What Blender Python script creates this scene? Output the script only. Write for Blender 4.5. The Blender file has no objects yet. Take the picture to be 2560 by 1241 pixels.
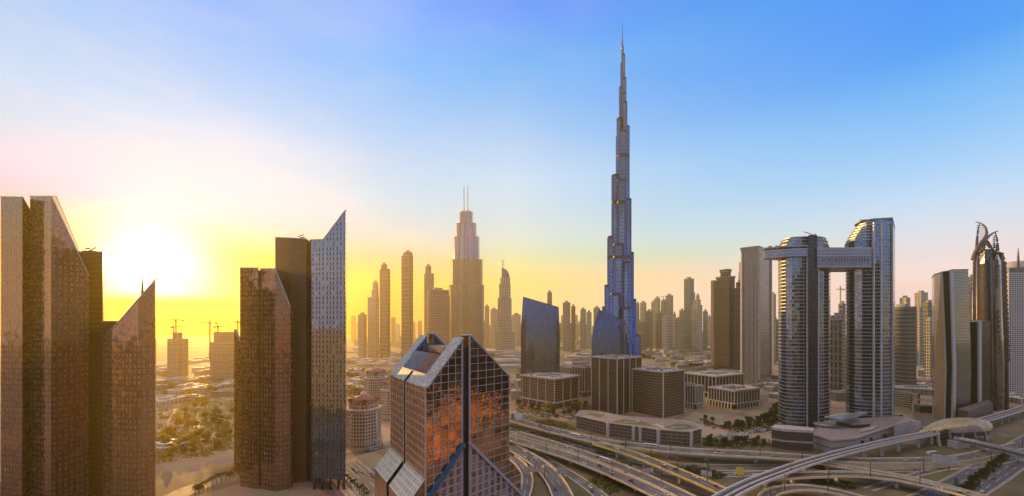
import bpy, math, random
from math import sin, cos, pi, radians, sqrt, floor
random.seed(11)
S = bpy.context.scene
C = S.collection

# ------------------------------------------------------------------ camera
FPX, HOR, CAMZ = 1000.0, 815.0, 125.0        # focal length in photo pixels, horizon row, eye height
cd = bpy.data.cameras.new('camera'); cam = bpy.data.objects.new('camera', cd); C.objects.link(cam)
cd.sensor_width = 36; cd.lens = 36*FPX/2560; cd.shift_y = (HOR-620.5)/2560
cd.clip_start = 1; cd.clip_end = 80000
cam.location = (0, 0, CAMZ); cam.rotation_euler = (pi/2, 0, 0)
S.camera = cam
S.view_settings.view_transform = 'Standard'; S.view_settings.look = 'None'
S.view_settings.exposure = 1.0; S.view_settings.gamma = 1
S.cycles.max_bounces = 6; S.cycles.diffuse_bounces = 2; S.cycles.glossy_bounces = 3; S.cycles.volume_bounces = 0
S.cycles.use_denoising = True; S.cycles.sample_clamp_indirect = 6

# ------------------------------------------------------------------ sun
SUNV = (-0.74, 1.0, 0.16)
_l = sqrt(sum(a*a for a in SUNV)); SUNV = tuple(a/_l for a in SUNV)
SUN_EL = math.asin(SUNV[2]); SUN_AZ = math.atan2(SUNV[0], SUNV[1])
ld = bpy.data.lights.new('sun', 'SUN'); sun = bpy.data.objects.new('sun', ld); C.objects.link(sun)
ld.energy = 4.4; ld.angle = radians(0.5); ld.color = (1.0, 0.55, 0.14)
from mathutils import Vector
sun.rotation_euler = Vector(SUNV).to_track_quat('Z', 'Y').to_euler()
sun.location = (0, 0, 3000)

# ------------------------------------------------------------------ world: physical sky + low sun glow
W = bpy.data.worlds.new('World'); S.world = W; W.use_nodes = True
nt = W.node_tree; N = nt.nodes; L = nt.links; N.clear()
def wn(t, **k):
    n = N.new(t)
    for a, b in k.items(): setattr(n, a, b)
    return n
def wm(op, a, b=None, c=None, clamp=False):
    n = wn('ShaderNodeMath', operation=op, use_clamp=clamp)
    for i, v in enumerate((a, b, c)):
        if v is None: continue
        if isinstance(v, (int, float)): n.inputs[i].default_value = v
        else: L.new(v, n.inputs[i])
    return n.outputs[0]
def wvm(op, a, b):
    n = wn('ShaderNodeVectorMath', operation=op)
    for i, v in enumerate((a, b)):
        if v is None: continue
        if isinstance(v, tuple): n.inputs[i].default_value = v
        else: L.new(v, n.inputs[i])
    return n
def wramp(fac, stops, scale):
    r = wn('ShaderNodeValToRGB'); r.color_ramp.interpolation = 'EASE' if False else 'LINEAR'
    e = r.color_ramp.elements
    while len(e) < len(stops): e.new(0.5)
    for i, (p, col) in enumerate(stops):
        e[i].position = min(1, p/scale); e[i].color = (*col, 1)
    L.new(fac, r.inputs[0]); return r.outputs[0]
tc = wn('ShaderNodeTexCoord')
dirn = wvm('NORMALIZE', tc.outputs['Generated'], None).outputs[0]
sp = wn('ShaderNodeSeparateXYZ'); L.new(dirn, sp.inputs[0])
zz = wm('MAXIMUM', sp.outputs[2], 0.0)
flat = wn('ShaderNodeCombineXYZ'); L.new(sp.outputs[0], flat.inputs[0]); L.new(sp.outputs[1], flat.inputs[1])
flatn = wvm('NORMALIZE', flat.outputs[0], None).outputs[0]
GLOW_AZ = math.atan2(-.90, 1.0); sx, sy = sin(GLOW_AZ), cos(GLOW_AZ)
caz = wvm('DOT_PRODUCT', flatn, (sx, sy, 0)).outputs['Value']
cang = wvm('DOT_PRODUCT', dirn, SUNV).outputs['Value']
AURV = tuple(a/sqrt(.9*.9+1+.118*.118) for a in (-.90, 1.0, .118))
cang = wvm('DOT_PRODUCT', dirn, AURV).outputs['Value']
ang = wm('ARCCOSINE', wm('MINIMUM', cang, 0.999999))
RAMP_AWAY = [(0, (1.919, 1.418, 1.733)), (0.069, (1.919, 1.418, 1.733)), (0.08, (1.854, 1.474, 1.737)), (0.121, (1.294, 1.202, 1.416)), (0.162, (0.954, 1.106, 1.383)), (0.214, (0.649, 0.976, 1.409)), (0.265, (0.419, 0.821, 1.348)), (0.32, (0.243, 0.68, 1.288)), (0.377, (0.121, 0.555, 1.236)), (0.431, (0.016, 0.402, 1.186)), (0.484, (0.004, 0.343, 1.194)), (0.7, (0.003, 0.274, 0.955)), (0.82, (0.95, 0.78, 0.7)), (1.0, (2.1, 1.55, 1.1))]
RAMP_SUN = [(0, (0.5, 0.004, 0.004)), (0.045, (0.5, 0.004, 0.004)), (0.077, (0.5, 0.004, 0.004)), (0.141, (0.5, 0.004, 0.077)), (0.218, (0.032, 0.216, 1.05)), (0.255, (0.004, 0.42, 1.161)), (0.305, (0.004, 0.555, 1.134)), (0.366, (0.004, 0.593, 1.214)), (0.429, (0.004, 0.542, 1.189)), (0.486, (0.005, 0.506, 1.213)), (0.542, (0.004, 0.45, 1.223)), (0.7, (0.003, 0.36, 0.978)), (0.82, (0.95, 0.78, 0.7)), (1.0, (2.1, 1.55, 1.1))]
away = wramp(zz, RAMP_AWAY, 1.0); near = wramp(zz, RAMP_SUN, 1.0)
RAMP_BACK = [(0, (1.0, .70, .52)), (.04, (.92, .70, .58)), (.075, (.62, .68, .90)), (.12, (.42, .66, 1.28)), (.22, (.34, .64, 1.40)), (.4, (.20, .52, 1.4)), (.7, (.4, .45, .8)), (.82, (.95, .78, .70)), (1.0, (2.1, 1.55, 1.10))]
back = wramp(zz, RAMP_BACK, 1.0)
tb = wm('MULTIPLY_ADD', caz, -2.0, -.25, clamp=True)          # the rosy belt opposite the rising sun
mb_ = wn('ShaderNodeMix', data_type='RGBA'); L.new(tb, mb_.inputs[0]); L.new(away, mb_.inputs[6]); L.new(back, mb_.inputs[7]); away2 = mb_.outputs[2]
RAMP_MID = [(0, (1.232, 0.931, 0.411)), (0.114, (1.232, 0.931, 0.411)), (0.163, (0.588, 0.956, 0.597)), (0.21, (0.59, 0.936, 0.983)), (0.265, (0.544, 0.886, 1.125)), (0.343, (0.499, 0.841, 1.212)), (0.458, (0.243, 0.629, 1.162)), (0.554, (0.027, 0.476, 1.158)), (0.622, (0.004, 0.317, 1.203)), (0.7, (0.003, 0.254, 0.962)), (0.82, (0.95, 0.78, 0.7)), (1.0, (2.1, 1.55, 1.1))]
RAMP_GLOW = [(0, (0.6, 0.004, 0.004)), (0.07, (0.6, 0.004, 0.004)), (0.11, (0.58, 0.069, 0.004)), (0.163, (0.004, 0.259, 0.444)), (0.199, (0.004, 0.46, 0.805)), (0.234, (0.004, 0.571, 0.995)), (0.285, (0.043, 0.647, 1.127)), (0.349, (0.074, 0.626, 1.177)), (0.437, (0.079, 0.576, 1.189)), (0.532, (0.004, 0.499, 1.217)), (0.6, (0.004, 0.402, 1.302)), (0.7, (0.003, 0.322, 1.042)), (0.82, (0.95, 0.78, 0.7)), (1.0, (2.1, 1.55, 1.1))]
mid = wramp(zz, RAMP_MID, 1.0); glow = wramp(zz, RAMP_GLOW, 1.0)
def wmix(f, a, b):
    m = wn('ShaderNodeMix', data_type='RGBA'); L.new(f, m.inputs[0]); L.new(a, m.inputs[6]); L.new(b, m.inputs[7]); return m
mix = wmix(wm('MULTIPLY_ADD', caz, 1/.703, -.04/.703, clamp=True), away2, mid)
mix = wmix(wm('MULTIPLY_ADD', caz, 1/.18, -.743/.18, clamp=True), mix.outputs[2], glow)
mix = wmix(wm('MULTIPLY_ADD', caz, 1/.071, -.923/.071, clamp=True), mix.outputs[2], near)
# thin high cloud veil
nz = wn('ShaderNodeTexNoise'); nz.inputs['Scale'].default_value = 2.2; nz.inputs['Detail'].default_value = 5; nz.inputs['Roughness'].default_value = .55
mp = wn('ShaderNodeMapping'); mp.inputs['Scale'].default_value = (1, 1, 3.2); L.new(dirn, mp.inputs[0]); L.new(mp.outputs[0], nz.inputs[0])
cl = wm('MULTIPLY', wm('MULTIPLY', wm('SUBTRACT', nz.outputs[0], 0.47, clamp=True), 0.9), wm('MAXIMUM', wm('MULTIPLY_ADD', caz, 1.2, -.25), 0.0), clamp=True)
mixc = wn('ShaderNodeMix', data_type='RGBA'); L.new(cl, mixc.inputs[0]); L.new(mix.outputs[2], mixc.inputs[6]); mixc.inputs[7].default_value = (.86, .86, .90, 1)
# aureole of the low sun
def lobe(sig, amp):
    return wm('MULTIPLY', wm('EXPONENT', wm('MULTIPLY', wm('POWER', wm('DIVIDE', ang, sig), 2.0), -1.0)), amp)
def addc(prev, fac, col):
    g = wn('ShaderNodeMix', data_type='RGBA', blend_type='ADD', clamp_result=False)
    g.inputs[0].default_value = 1; L.new(prev, g.inputs[6])
    v = wn('ShaderNodeVectorMath', operation='SCALE'); v.inputs[0].default_value = col; L.new(fac, v.inputs['Scale'])
    L.new(v.outputs[0], g.inputs[7]); return g.outputs[2]
bank = wm('MULTIPLY_ADD', zz, 50.0, -2.3, clamp=True)      # flat haze bank on the horizon hides the lower half of the glow
c1 = addc(mixc.outputs[2], wm('MULTIPLY', lobe(.080, 4.0), bank), (1, .94, .84))
c1 = addc(c1, lobe(.15, .10), (1, .84, .22))
sky = wn('ShaderNodeTexSky', sky_type='NISHITA'); sky.sun_disc = False
sky.sun_elevation = SUN_EL; sky.sun_rotation = SUN_AZ; sky.air_density = 1.0; sky.dust_density = 1.5; sky.ozone_density = 2.0
bg1 = wn('ShaderNodeBackground'); L.new(sky.outputs[0], bg1.inputs[0]); bg1.inputs[1].default_value = 0.004
bg2 = wn('ShaderNodeBackground'); L.new(c1, bg2.inputs[0]); bg2.inputs[1].default_value = 0.45
ad = wn('ShaderNodeAddShader'); L.new(bg1.outputs[0], ad.inputs[0]); L.new(bg2.outputs[0], ad.inputs[1])
wo = wn('ShaderNodeOutputWorld'); L.new(ad.outputs[0], wo.inputs[0])

# ------------------------------------------------------------------ geometry helpers
def px(p, Y): return (p-1280)/FPX*Y
def zz_at(py, Y): return CAMZ + (HOR-py)*Y/FPX
def G(p, py, h=0.0):                       # point on a level h seen at photo pixel p,py
    Y = (CAMZ-h)*FPX/(py-HOR); return (px(p, Y), Y, h)
def gy(py, h=0.0): return (CAMZ-h)*FPX/(py-HOR)

class MB:
    def __init__(s): s.v = []; s.f = []; s.m = []; s.uv = []; s.sm = []
    def face(s, pts, uvs=None, m=0, smooth=False):
        b = len(s.v); s.v += [tuple(p) for p in pts]; s.f.append(tuple(range(b, b+len(pts)))); s.m.append(m)
        s.uv.append(uvs if uvs else [(p[0]+p[1]*.3, p[2]) for p in pts]); s.sm.append(smooth)
    def loft(s, rings, m=0, cap=True, capm=None, closed=True, smooth=False, bottom=False, mcol=None):
        n = len(rings[0]); us = [0.0]
        for i in range(n):
            a, b = rings[0][i], rings[0][(i+1) % n]; us.append(us[-1]+sqrt((a[0]-b[0])**2+(a[1]-b[1])**2))
        base = len(s.v)
        for r in rings: s.v += [tuple(p) for p in r]
        for k in range(len(rings)-1):
            for i in range(n if closed else n-1):
                j = (i+1) % n
                q = (base+k*n+i, base+k*n+j, base+(k+1)*n+j, base+(k+1)*n+i)
                s.f.append(q); s.m.append(mcol[i] if mcol else m); s.sm.append(smooth)
                s.uv.append([(us[i], rings[k][i][2]), (us[i+1], rings[k][j][2]), (us[i+1], rings[k+1][j][2]), (us[i], rings[k+1][i][2])])
        cm = m if capm is None else capm
        if cap:
            s.f.append(tuple(base+(len(rings)-1)*n+i for i in range(n))); s.m.append(cm); s.sm.append(False)
            s.uv.append([(p[0], p[1]) for p in rings[-1]])
        if bottom:
            s.f.append(tuple(base+i for i in reversed(range(n)))); s.m.append(cm); s.sm.append(False)
            s.uv.append([(p[0], p[1]) for p in reversed(rings[0])])
    def prism(s, fp, z0, z1, m=0, capm=None, bottom=False, smooth=False):
        zt = z1 if isinstance(z1, (list, tuple)) else [z1]*len(fp)
        s.loft([[(p[0], p[1], z0) for p in fp], [(p[0], p[1], z) for p, z in zip(fp, zt)]], m, True, capm, True, smooth, bottom)
    def box(s, c, sz, rz=0, m=0):
        cr, sr = cos(rz), sin(rz); x, y, z = sz[0]/2, sz[1]/2, sz[2]/2
        fp = [(c[0]+a*cr-b*sr, c[1]+a*sr+b*cr) for a, b in ((-x, -y), (x, -y), (x, y), (-x, y))]
        s.prism(fp, c[2]-z, c[2]+z, m, bottom=True)
    def bar(s, a, b, w, h=None, m=0, up=(0, 0, 1)):      # beam of rectangular section from a to b
        h = h or w; A = Vector(a); B = Vector(b); d = (B-A).normalized(); u = Vector(up)
        if abs(d.dot(u)) > .98: u = Vector((0, 1, 0))
        r = d.cross(u).normalized()*w/2; q = r.cross(d).normalized()*h/2
        ra = [A+r+q, A-r+q, A-r-q, A+r-q]; rb = [p+(B-A) for p in ra]
        base = len(s.v); s.v += [tuple(p) for p in ra+rb]
        for f in ((0, 1, 5, 4), (1, 2, 6, 5), (2, 3, 7, 6), (3, 0, 4, 7), (3, 2, 1, 0), (4, 5, 6, 7)):
            s.f.append(tuple(base+i for i in f)); s.m.append(m); s.sm.append(False)
            s.uv.append([(0, 0), (1, 0), (1, 1), (0, 1)])
    def tube(s, pts, rad, n=8, m=0, cap=True):
        rings = []
        for i, p in enumerate(pts):
            P = Vector(p); a = Vector(pts[max(0, i-1)]); b = Vector(pts[min(len(pts)-1, i+1)]); d = (b-a).normalized()
            u = Vector((0, 0, 1)) if abs(d.z) < .95 else Vector((0, 1, 0))
            r1 = d.cross(u).normalized(); r2 = r1.cross(d).normalized()
            r = rad[i] if isinstance(rad, (list, tuple)) else rad
            rings.append([tuple(P+r1*cos(2*pi*k/n)*r+r2*sin(2*pi*k/n)*r) for k in range(n)])
        s.loft(rings, m, cap, smooth=True, bottom=cap)
    def lathe(s, c, prof, n=20, m=0, cap=True):
        s.loft([[(c[0]+r*cos(2*pi*k/n), c[1]+r*sin(2*pi*k/n), z) for k in range(n)] for r, z in prof], m, cap, smooth=True)

def tag(o, label=None, cat=None, group=None, kind=None):
    if label: o['label'] = label
    if cat: o['category'] = cat
    if group: o['group'] = group
    if kind: o['kind'] = kind
    return o
def build(name, mb, mats, root=None, label=None):
    me = bpy.data.meshes.new(name)
    ox, oy, oz = root_world(root) if root else (0, 0, 0)
    me.from_pydata([(a-ox, b-oy, c-oz) for a, b, c in mb.v], [], mb.f)
    if not isinstance(mats, (list, tuple)): mats = [mats]
    for m in mats: me.materials.append(m)
    me.polygons.foreach_set('material_index', [min(i, len(mats)-1) for i in mb.m])
    me.polygons.foreach_set('use_smooth', mb.sm)
    ul = me.uv_layers.new(name='UVMap'); flat = []
    for u in mb.uv:
        for q in u: flat += [q[0], q[1]]
    ul.data.foreach_set('uv', flat)
    me.validate(); me.update()
    o = bpy.data.objects.new(name, me); C.objects.link(o)
    if root: o.parent = root
    if label: o['label'] = label
    return o
def root_world(o):
    x = y = z = 0
    while o: x += o.location.x; y += o.location.y; z += o.location.z; o = o.parent
    return x, y, z
def thing(name, label, cat, loc, group=None):
    o = bpy.data.objects.new(name, None); C.objects.link(o); o.location = loc; o.empty_display_size = 1
    return tag(o, label, cat, group)
def dup(root, loc, rz=0.0, label=None, group=None, sc=1.0):
    r = root.copy(); C.objects.link(r); r.location = loc; r.rotation_euler = (0, 0, rz); r.scale = (sc, sc, sc)
    if label: r['label'] = label
    if group: r['group'] = group
    for ch in list(root.children):
        c = ch.copy(); C.objects.link(c); c.parent = r
        for g in ch.children:
            d = g.copy(); C.objects.link(d); d.parent = c
    return r
def spline(pts, step):
    out = []; n = len(pts)
    for i in range(n-1):
        p0, p1, p2, p3 = [Vector(pts[max(0, min(n-1, i+k))]) for k in (-1, 0, 1, 2)]
        m = max(1, int((p2-p1).length/step))
        for k in range(m):
            t = k/m
            out.append(.5*((2*p1)+(p2-p0)*t+(2*p0-5*p1+4*p2-p3)*t*t+(3*p1-p0-3*p2+p3)*t**3))
    out.append(Vector(pts[-1])); return out
def sweep(mb, path, prof, m=0, closed=True, skip=None):
    rings = []; us = 0
    for i, p in enumerate(path):
        d = path[min(len(path)-1, i+1)]-path[max(0, i-1)]; d.z = 0; d.normalize(); r = Vector((d.y, -d.x, 0))
        rings.append([tuple(p+r*a+Vector((0, 0, b))) for a, b in prof])
    n = len(prof); base = len(mb.v)
    for r in rings: mb.v += r
    dist = 0
    for k in range(len(rings)-1):
        seg = (path[k+1]-path[k]).length
        if not (skip and skip(dist)):
            for i in range(n if closed else n-1):
                j = (i+1) % n
                mb.f.append((base+k*n+i, base+k*n+j, base+(k+1)*n+j, base+(k+1)*n+i)); mb.m.append(m); mb.sm.append(False)
                mb.uv.append([(dist, prof[i][0]), (dist, prof[j][0]), (dist+seg, prof[j][0]), (dist+seg, prof[i][0])])
        dist += seg
    if closed:
        mb.f.append(tuple(base+i for i in range(n))); mb.m.append(m); mb.sm.append(False); mb.uv.append([(0, 0)]*n)
        mb.f.append(tuple(base+(len(rings)-1)*n+i for i in reversed(range(n)))); mb.m.append(m); mb.sm.append(False); mb.uv.append([(0, 0)]*n)

# ------------------------------------------------------------------ materials
class NT:
    def __init__(s, name):
        s.mat = bpy.data.materials.new(name); s.mat.use_nodes = True; s.t = s.mat.node_tree; s.t.nodes.clear()
        s.out = s.t.nodes.new('ShaderNodeOutputMaterial'); s.b = s.t.nodes.new('ShaderNodeBsdfPrincipled'); s.link(s.b.outputs[0], s.out.inputs[0])
    def link(s, a, b): s.t.links.new(a, b)
    def n(s, ty, **k):
        x = s.t.nodes.new(ty)
        for a, b in k.items(): setattr(x, a, b)
        return x
    def setv(s, inp, v):
        if isinstance(v, bpy.types.NodeSocket): s.link(v, inp)
        elif isinstance(v, (tuple, list)) and len(v) == 3 and inp.type == 'RGBA': inp.default_value = (*v, 1)
        else: inp.default_value = v
    def m(s, op, a, b=None, c=None, clamp=False):
        x = s.n('ShaderNodeMath', operation=op, use_clamp=clamp)
        for i, v in enumerate((a, b, c)):
            if v is not None: s.setv(x.inputs[i], v)
        return x.outputs[0]
    def vm(s, op, a, b=None, sc=None):
        x = s.n('ShaderNodeVectorMath', operation=op)
        s.setv(x.inputs[0], a)
        if b is not None: s.setv(x.inputs[1], b)
        if sc is not None: s.setv(x.inputs['Scale'], sc)
        return x.outputs[0]
    def mix(s, f, a, b, blend='MIX'):
        x = s.n('ShaderNodeMix', data_type='RGBA', blend_type=blend); s.setv(x.inputs[0], f); s.setv(x.inputs[6], a); s.setv(x.inputs[7], b); return x.outputs[2]
    def noise(s, vec, scale, detail=3, rough=.5):
        x = s.n('ShaderNodeTexNoise'); x.inputs['Scale'].default_value = scale; x.inputs['Detail'].default_value = detail; x.inputs['Roughness'].default_value = rough
        s.link(vec, x.inputs['Vector']); return x
    def pos(s): return s.n('ShaderNodeNewGeometry').outputs['Position']

MC = {}
def plain(name, col, rough=.7, metal=0.0, var=.25, scale=.3, spec=.5, col2=None):
    if name in MC: return MC[name]
    k = NT(name); p = k.n('ShaderNodeTexCoord').outputs['Object']
    nz = k.noise(p, scale, 5, .6).outputs[0]
    c2 = col2 or tuple(c*(1-var*1.6) for c in col)
    f = k.m('MULTIPLY_ADD', k.m('SUBTRACT', nz, .5), 3.0, .5, clamp=True)
    k.setv(k.b.inputs['Base Color'], k.mix(f, tuple(min(1, c*(1+var*.5)) for c in col), c2))
    k.setv(k.b.inputs['Roughness'], k.m('MULTIPLY_ADD', nz, .2, rough-.1)); k.b.inputs['Metallic'].default_value = metal
    k.b.inputs['Specular IOR Level'].default_value = spec
    MC[name] = k.mat; return k.mat

def facade(name, glass, frame, bw=3.0, fh=3.6, mu=.15, mv=.28, metal=.75, rough=.1, tilt=.02, wav=.0, var=.5, frough=.6, fmetal=0.0, wscale=.15, stagger=False, sparse=0.0, glass2=None):
    """curtain wall / window wall laid out in metres along the wall (u) and up it (v)"""
    if name in MC: return MC[name]
    k = NT(name); uv = k.n('ShaderNodeUVMap').outputs[0]; s = k.n('ShaderNodeSeparateXYZ'); k.link(uv, s.inputs[0])
    v = k.m('DIVIDE', s.outputs[1], fh); fv = k.m('FLOOR', v)
    u = k.m('DIVIDE', s.outputs[0], bw)
    if stagger: u = k.m('MULTIPLY_ADD', k.m('MODULO', fv, 2.0), .5, u)
    fu = k.m('FLOOR', u)
    ru = k.m('FRACT', u); rv = k.m('FRACT', v)
    win = k.m('MULTIPLY', k.m('GREATER_THAN', ru, mu), k.m('GREATER_THAN', rv, mv))
    wn_ = k.n('ShaderNodeTexWhiteNoise', noise_dimensions='3D'); cv = k.n('ShaderNodeCombineXYZ'); k.link(fu, cv.inputs[0]); k.link(fv, cv.inputs[1]); k.link(cv.outputs[0], wn_.inputs[0])
    if sparse: win = k.m('MULTIPLY', win, k.m('GREATER_THAN', wn_.outputs[0], sparse))
    g2 = glass2 or tuple(c*(1-var) for c in glass)
    gcol = k.mix(wn_.outputs[0], glass, g2)
    p = k.pos(); nz = k.noise(p, .05, 4, .6).outputs[0]
    fcol = k.mix(k.m('MULTIPLY_ADD', nz, 1.6, -.3, clamp=True), frame, tuple(c*.72 for c in frame))
    k.setv(k.b.inputs['Base Color'], k.mix(win, fcol, gcol))
    k.setv(k.b.inputs['Metallic'], k.m('MULTIPLY_ADD', win, metal-fmetal, fmetal))
    k.setv(k.b.inputs['Roughness'], k.m('MULTIPLY_ADD', win, rough-frough, frough))
    nrm = k.n('ShaderNodeNewGeometry').outputs['Normal']
    if tilt or wav:
        d = k.vm('SCALE', k.vm('SUBTRACT', wn_.outputs[1], (.5, .5, .5)), sc=k.m('MULTIPLY', win, tilt))
        q = k.vm('ADD', nrm, d)
        if wav:
            w = k.noise(p, wscale, 3, .6).outputs[1]
            q = k.vm('ADD', q, k.vm('SCALE', k.vm('SUBTRACT', w, (.5, .5, .5)), sc=wav))
        k.link(k.vm('NORMALIZE', q), k.b.inputs['Normal'])
    MC[name] = k.mat; return k.mat

CONC = plain('concrete', (.42, .37, .32), .65)
WCONC = plain('pale_concrete', (.62, .56, .50), .6, var=.18)
DROOF = plain('roof_grey', (.22, .21, .20), .8)
LROOF = plain('roof_pale', (.55, .50, .45), .75)
STEEL = plain('steel', (.45, .46, .48), .35, .8)
DSTEEL = plain('dark_steel', (.06, .055, .055), .45, .3)
WHITE = plain('white_paint', (.78, .75, .71), .45, var=.1)
BLUEM = plain('blue_painted_metal', (.05, .15, .24), .4, .3)
# far towers in the haze
FAR = [facade('far_facade_a', (.07, .09, .12), (.42, .36, .32), 5, 7.2, .45, .35, .8, .15, .03),
       facade('far_facade_b', (.10, .10, .12), (.58, .49, .40), 9, 7.2, .35, .5, .7, .2, .03),
       facade('far_facade_c', (.14, .19, .28), (.22, .24, .28), 6, 11, .2, .25, .9, .12, .03),
       facade('far_facade_d', (.06, .06, .07), (.26, .20, .18), 8, 14, .5, .25, .7, .2, .03),
       facade('far_facade_e', (.10, .11, .13), (.66, .58, .50), 14, 3.6, .55, .45, .5, .25, .03),
       facade('far_facade_f', (.12, .16, .22), (.34, .33, .34), 18, 7.2, .3, .2, .9, .12, .03)]

# ------------------------------------------------------------------ box buildings seen corner-on
def quad(x0, xc, x1, Y, ka=1.0):
    """rectangular footprint: nearest corner at pixel xc, depth Y; side corners at pixels x0 and x1"""
    a0, ac, a1 = [(v-1280)/FPX for v in (x0, xc, x1)]
    if xc-x0 < .5:                                   # only the front-right face matters
        w = (a1-ac)*Y; p = [(ac*Y, Y), (ac*Y+w, Y), (a1*Y*1.0+0, Y+w*.8), (ac*Y*1.0, Y+w*.8)]; return p
    a = b = 0.0
    for k in [ka*1.12**j for i in range(30) for j in (i, -i)]:
        a = k*(ac-a0)*Y; Lx = a0*(Y+a)-ac*Y; den = Lx*a1+a
        if Lx < 0 and den > 0:
            b = -Lx*(a1-ac)*Y/den
            if 0 <= b < 4*(a1-a0)*Y+5: break
    else: a = (ac-a0)*Y; b = (a1-ac)*Y
    l = (a0*(Y+a), Y+a); c = (ac*Y, Y); r = (a1*(Y+b), Y+b); bk = (l[0]+r[0]-c[0], l[1]+r[1]-c[1])
    return [c, r, bk, l]
def shrink(fp, k):
    cx = sum(p[0] for p in fp)/len(fp); cy = sum(p[1] for p in fp)/len(fp)
    return [(cx+(p[0]-cx)*k, cy+(p[1]-cy)*k) for p in fp]
def centre(fp): return (sum(p[0] for p in fp)/len(fp), sum(p[1] for p in fp)/len(fp))

def tower(name, label, cat, Y, levels, mat, group=None, ka=1.0, roof=None, antennas=(), plant=True, bands=0, bandm=None):
    """levels: (part, x0, xc, x1, ytop) from the bottom up"""
    fp0 = quad(*levels[0][1:4], Y, ka); c = centre(fp0)
    rt = thing(name, label, cat, (c[0], c[1], 0), group); z = 0
    for i, (pn, x0, xc, x1, yt) in enumerate(levels):
        fp = quad(x0, xc, x1, Y+(3 if i else 0), ka); zt = zz_at(yt, Y)
        mb = MB(); mb.prism(fp, z if i == 0 else z-2, zt, 0, 1)
        build(pn, mb, [mat, roof or DROOF], rt)
        pr = MB(); f2 = shrink(fp, 1.012); f3 = shrink(fp, .97)
        n = len(fp)
        for a in range(n):
            b = (a+1) % n; pr.prism([f2[a], f2[b], f3[b], f3[a]], zt-.6, zt+1.2)
        build('parapet', pr, roof or CONC, rt)
        if bands and i == 0:
            f4 = shrink(fp, 1.025); zb = 6.0; proto = None
            while zb < zt-2:
                if proto is None: mb = MB(); mb.prism(f4, zb-.5, zb+.5, bottom=True); proto = build('floor_slab', mb, bandm or CONC, rt); zp = zb
                else: o = proto.copy(); C.objects.link(o); o.location = (0, 0, zb-zp)
                zb += bands
        z = zt
    if plant:
        mb = MB(); ck = centre(fp); mb.prism(shrink(fp, .45), z, z+4+Y*.003); build('plant_room', mb, CONC, rt)
    for ax, ay0, ay1, r in antennas:
        mb = MB(); ck = centre(fp); yy = Y+8
        mb.tube([(px(ax, yy), yy, zz_at(ay1, yy)), (px(ax, yy), yy, zz_at((ay0+ay1)/2, yy)), (px(ax, yy), yy, zz_at(ay0, yy))], [r, r*.85, r*.35], 6); build('antenna', mb, DSTEEL, rt)
    return rt

# ------------------------------------------------------------------ ground
def ground_mat():
    k = NT('city_ground'); p = k.pos()
    a = k.noise(p, .012, 6, .6).outputs[0]; b = k.noise(p, .0035, 4, .6).outputs[0]; c = k.noise(p, .25, 4, .6).outputs[0]
    f = k.m('MULTIPLY_ADD', k.m('SUBTRACT', a, .5), 5, .5, clamp=True); g = k.m('MULTIPLY_ADD', k.m('SUBTRACT', b, .5), 6, .35, clamp=True)
    col = k.mix(f, (.50, .34, .19), (.30, .20, .12)); col = k.mix(g, col, (.13, .105, .045))
    mp = k.n('ShaderNodeMapping'); mp.inputs['Rotation'].default_value = (0, 0, .62); mp.inputs['Scale'].default_value = (.0105, .0105, .0105); k.link(p, mp.inputs[0])
    wv = k.vm('ADD', mp.outputs[0], k.vm('SCALE', k.noise(p, .002, 2, .5).outputs[1], sc=1.2))
    br = k.n('ShaderNodeTexBrick'); k.link(wv, br.inputs['Vector']); br.inputs['Scale'].default_value = 1.0; br.inputs['Mortar Size'].default_value = .05; br.inputs['Brick Width'].default_value = 1.3; br.inputs['Row Height'].default_value = .8
    br.inputs['Color1'].default_value = (.54, .40, .26, 1); br.inputs['Color2'].default_value = (.10, .09, .06, 1); br.inputs['Mortar'].default_value = (.12, .105, .095, 1)
    col = k.mix(.55, col, br.outputs[0])
    mp2 = k.n('ShaderNodeMapping'); mp2.inputs['Rotation'].default_value = (0, 0, .62); mp2.inputs['Scale'].default_value = (.05, .05, .05); k.link(p, mp2.inputs[0])
    vo = k.n('ShaderNodeTexVoronoi'); k.link(mp2.outputs[0], vo.inputs['Vector']); vo.inputs['Scale'].default_value = 1.0
    col = k.mix(.30, col, k.mix(k.m('GREATER_THAN', k.n('ShaderNodeSeparateColor').outputs[0], .5), (.1, .1, .1), (.4, .4, .4)) if False else vo.outputs['Color'], 'SOFT_LIGHT')
    k.setv(k.b.inputs['Base Color'], k.mix(k.m('MULTIPLY', c, .4), col, (.22, .155, .095))); k.b.inputs['Roughness'].default_value = .85; k.b.inputs['Specular IOR Level'].default_value = .4
    return k.mat
mb = MB(); R0 = 5200
mb.face([(-R0, -R0, 0), (R0, -R0, 0), (R0, R0, 0), (-R0, R0, 0)])
tag(build('ground', mb, ground_mat()), 'sandy city ground with patches of dark planting running to the horizon', None, None, 'structure')

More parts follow.
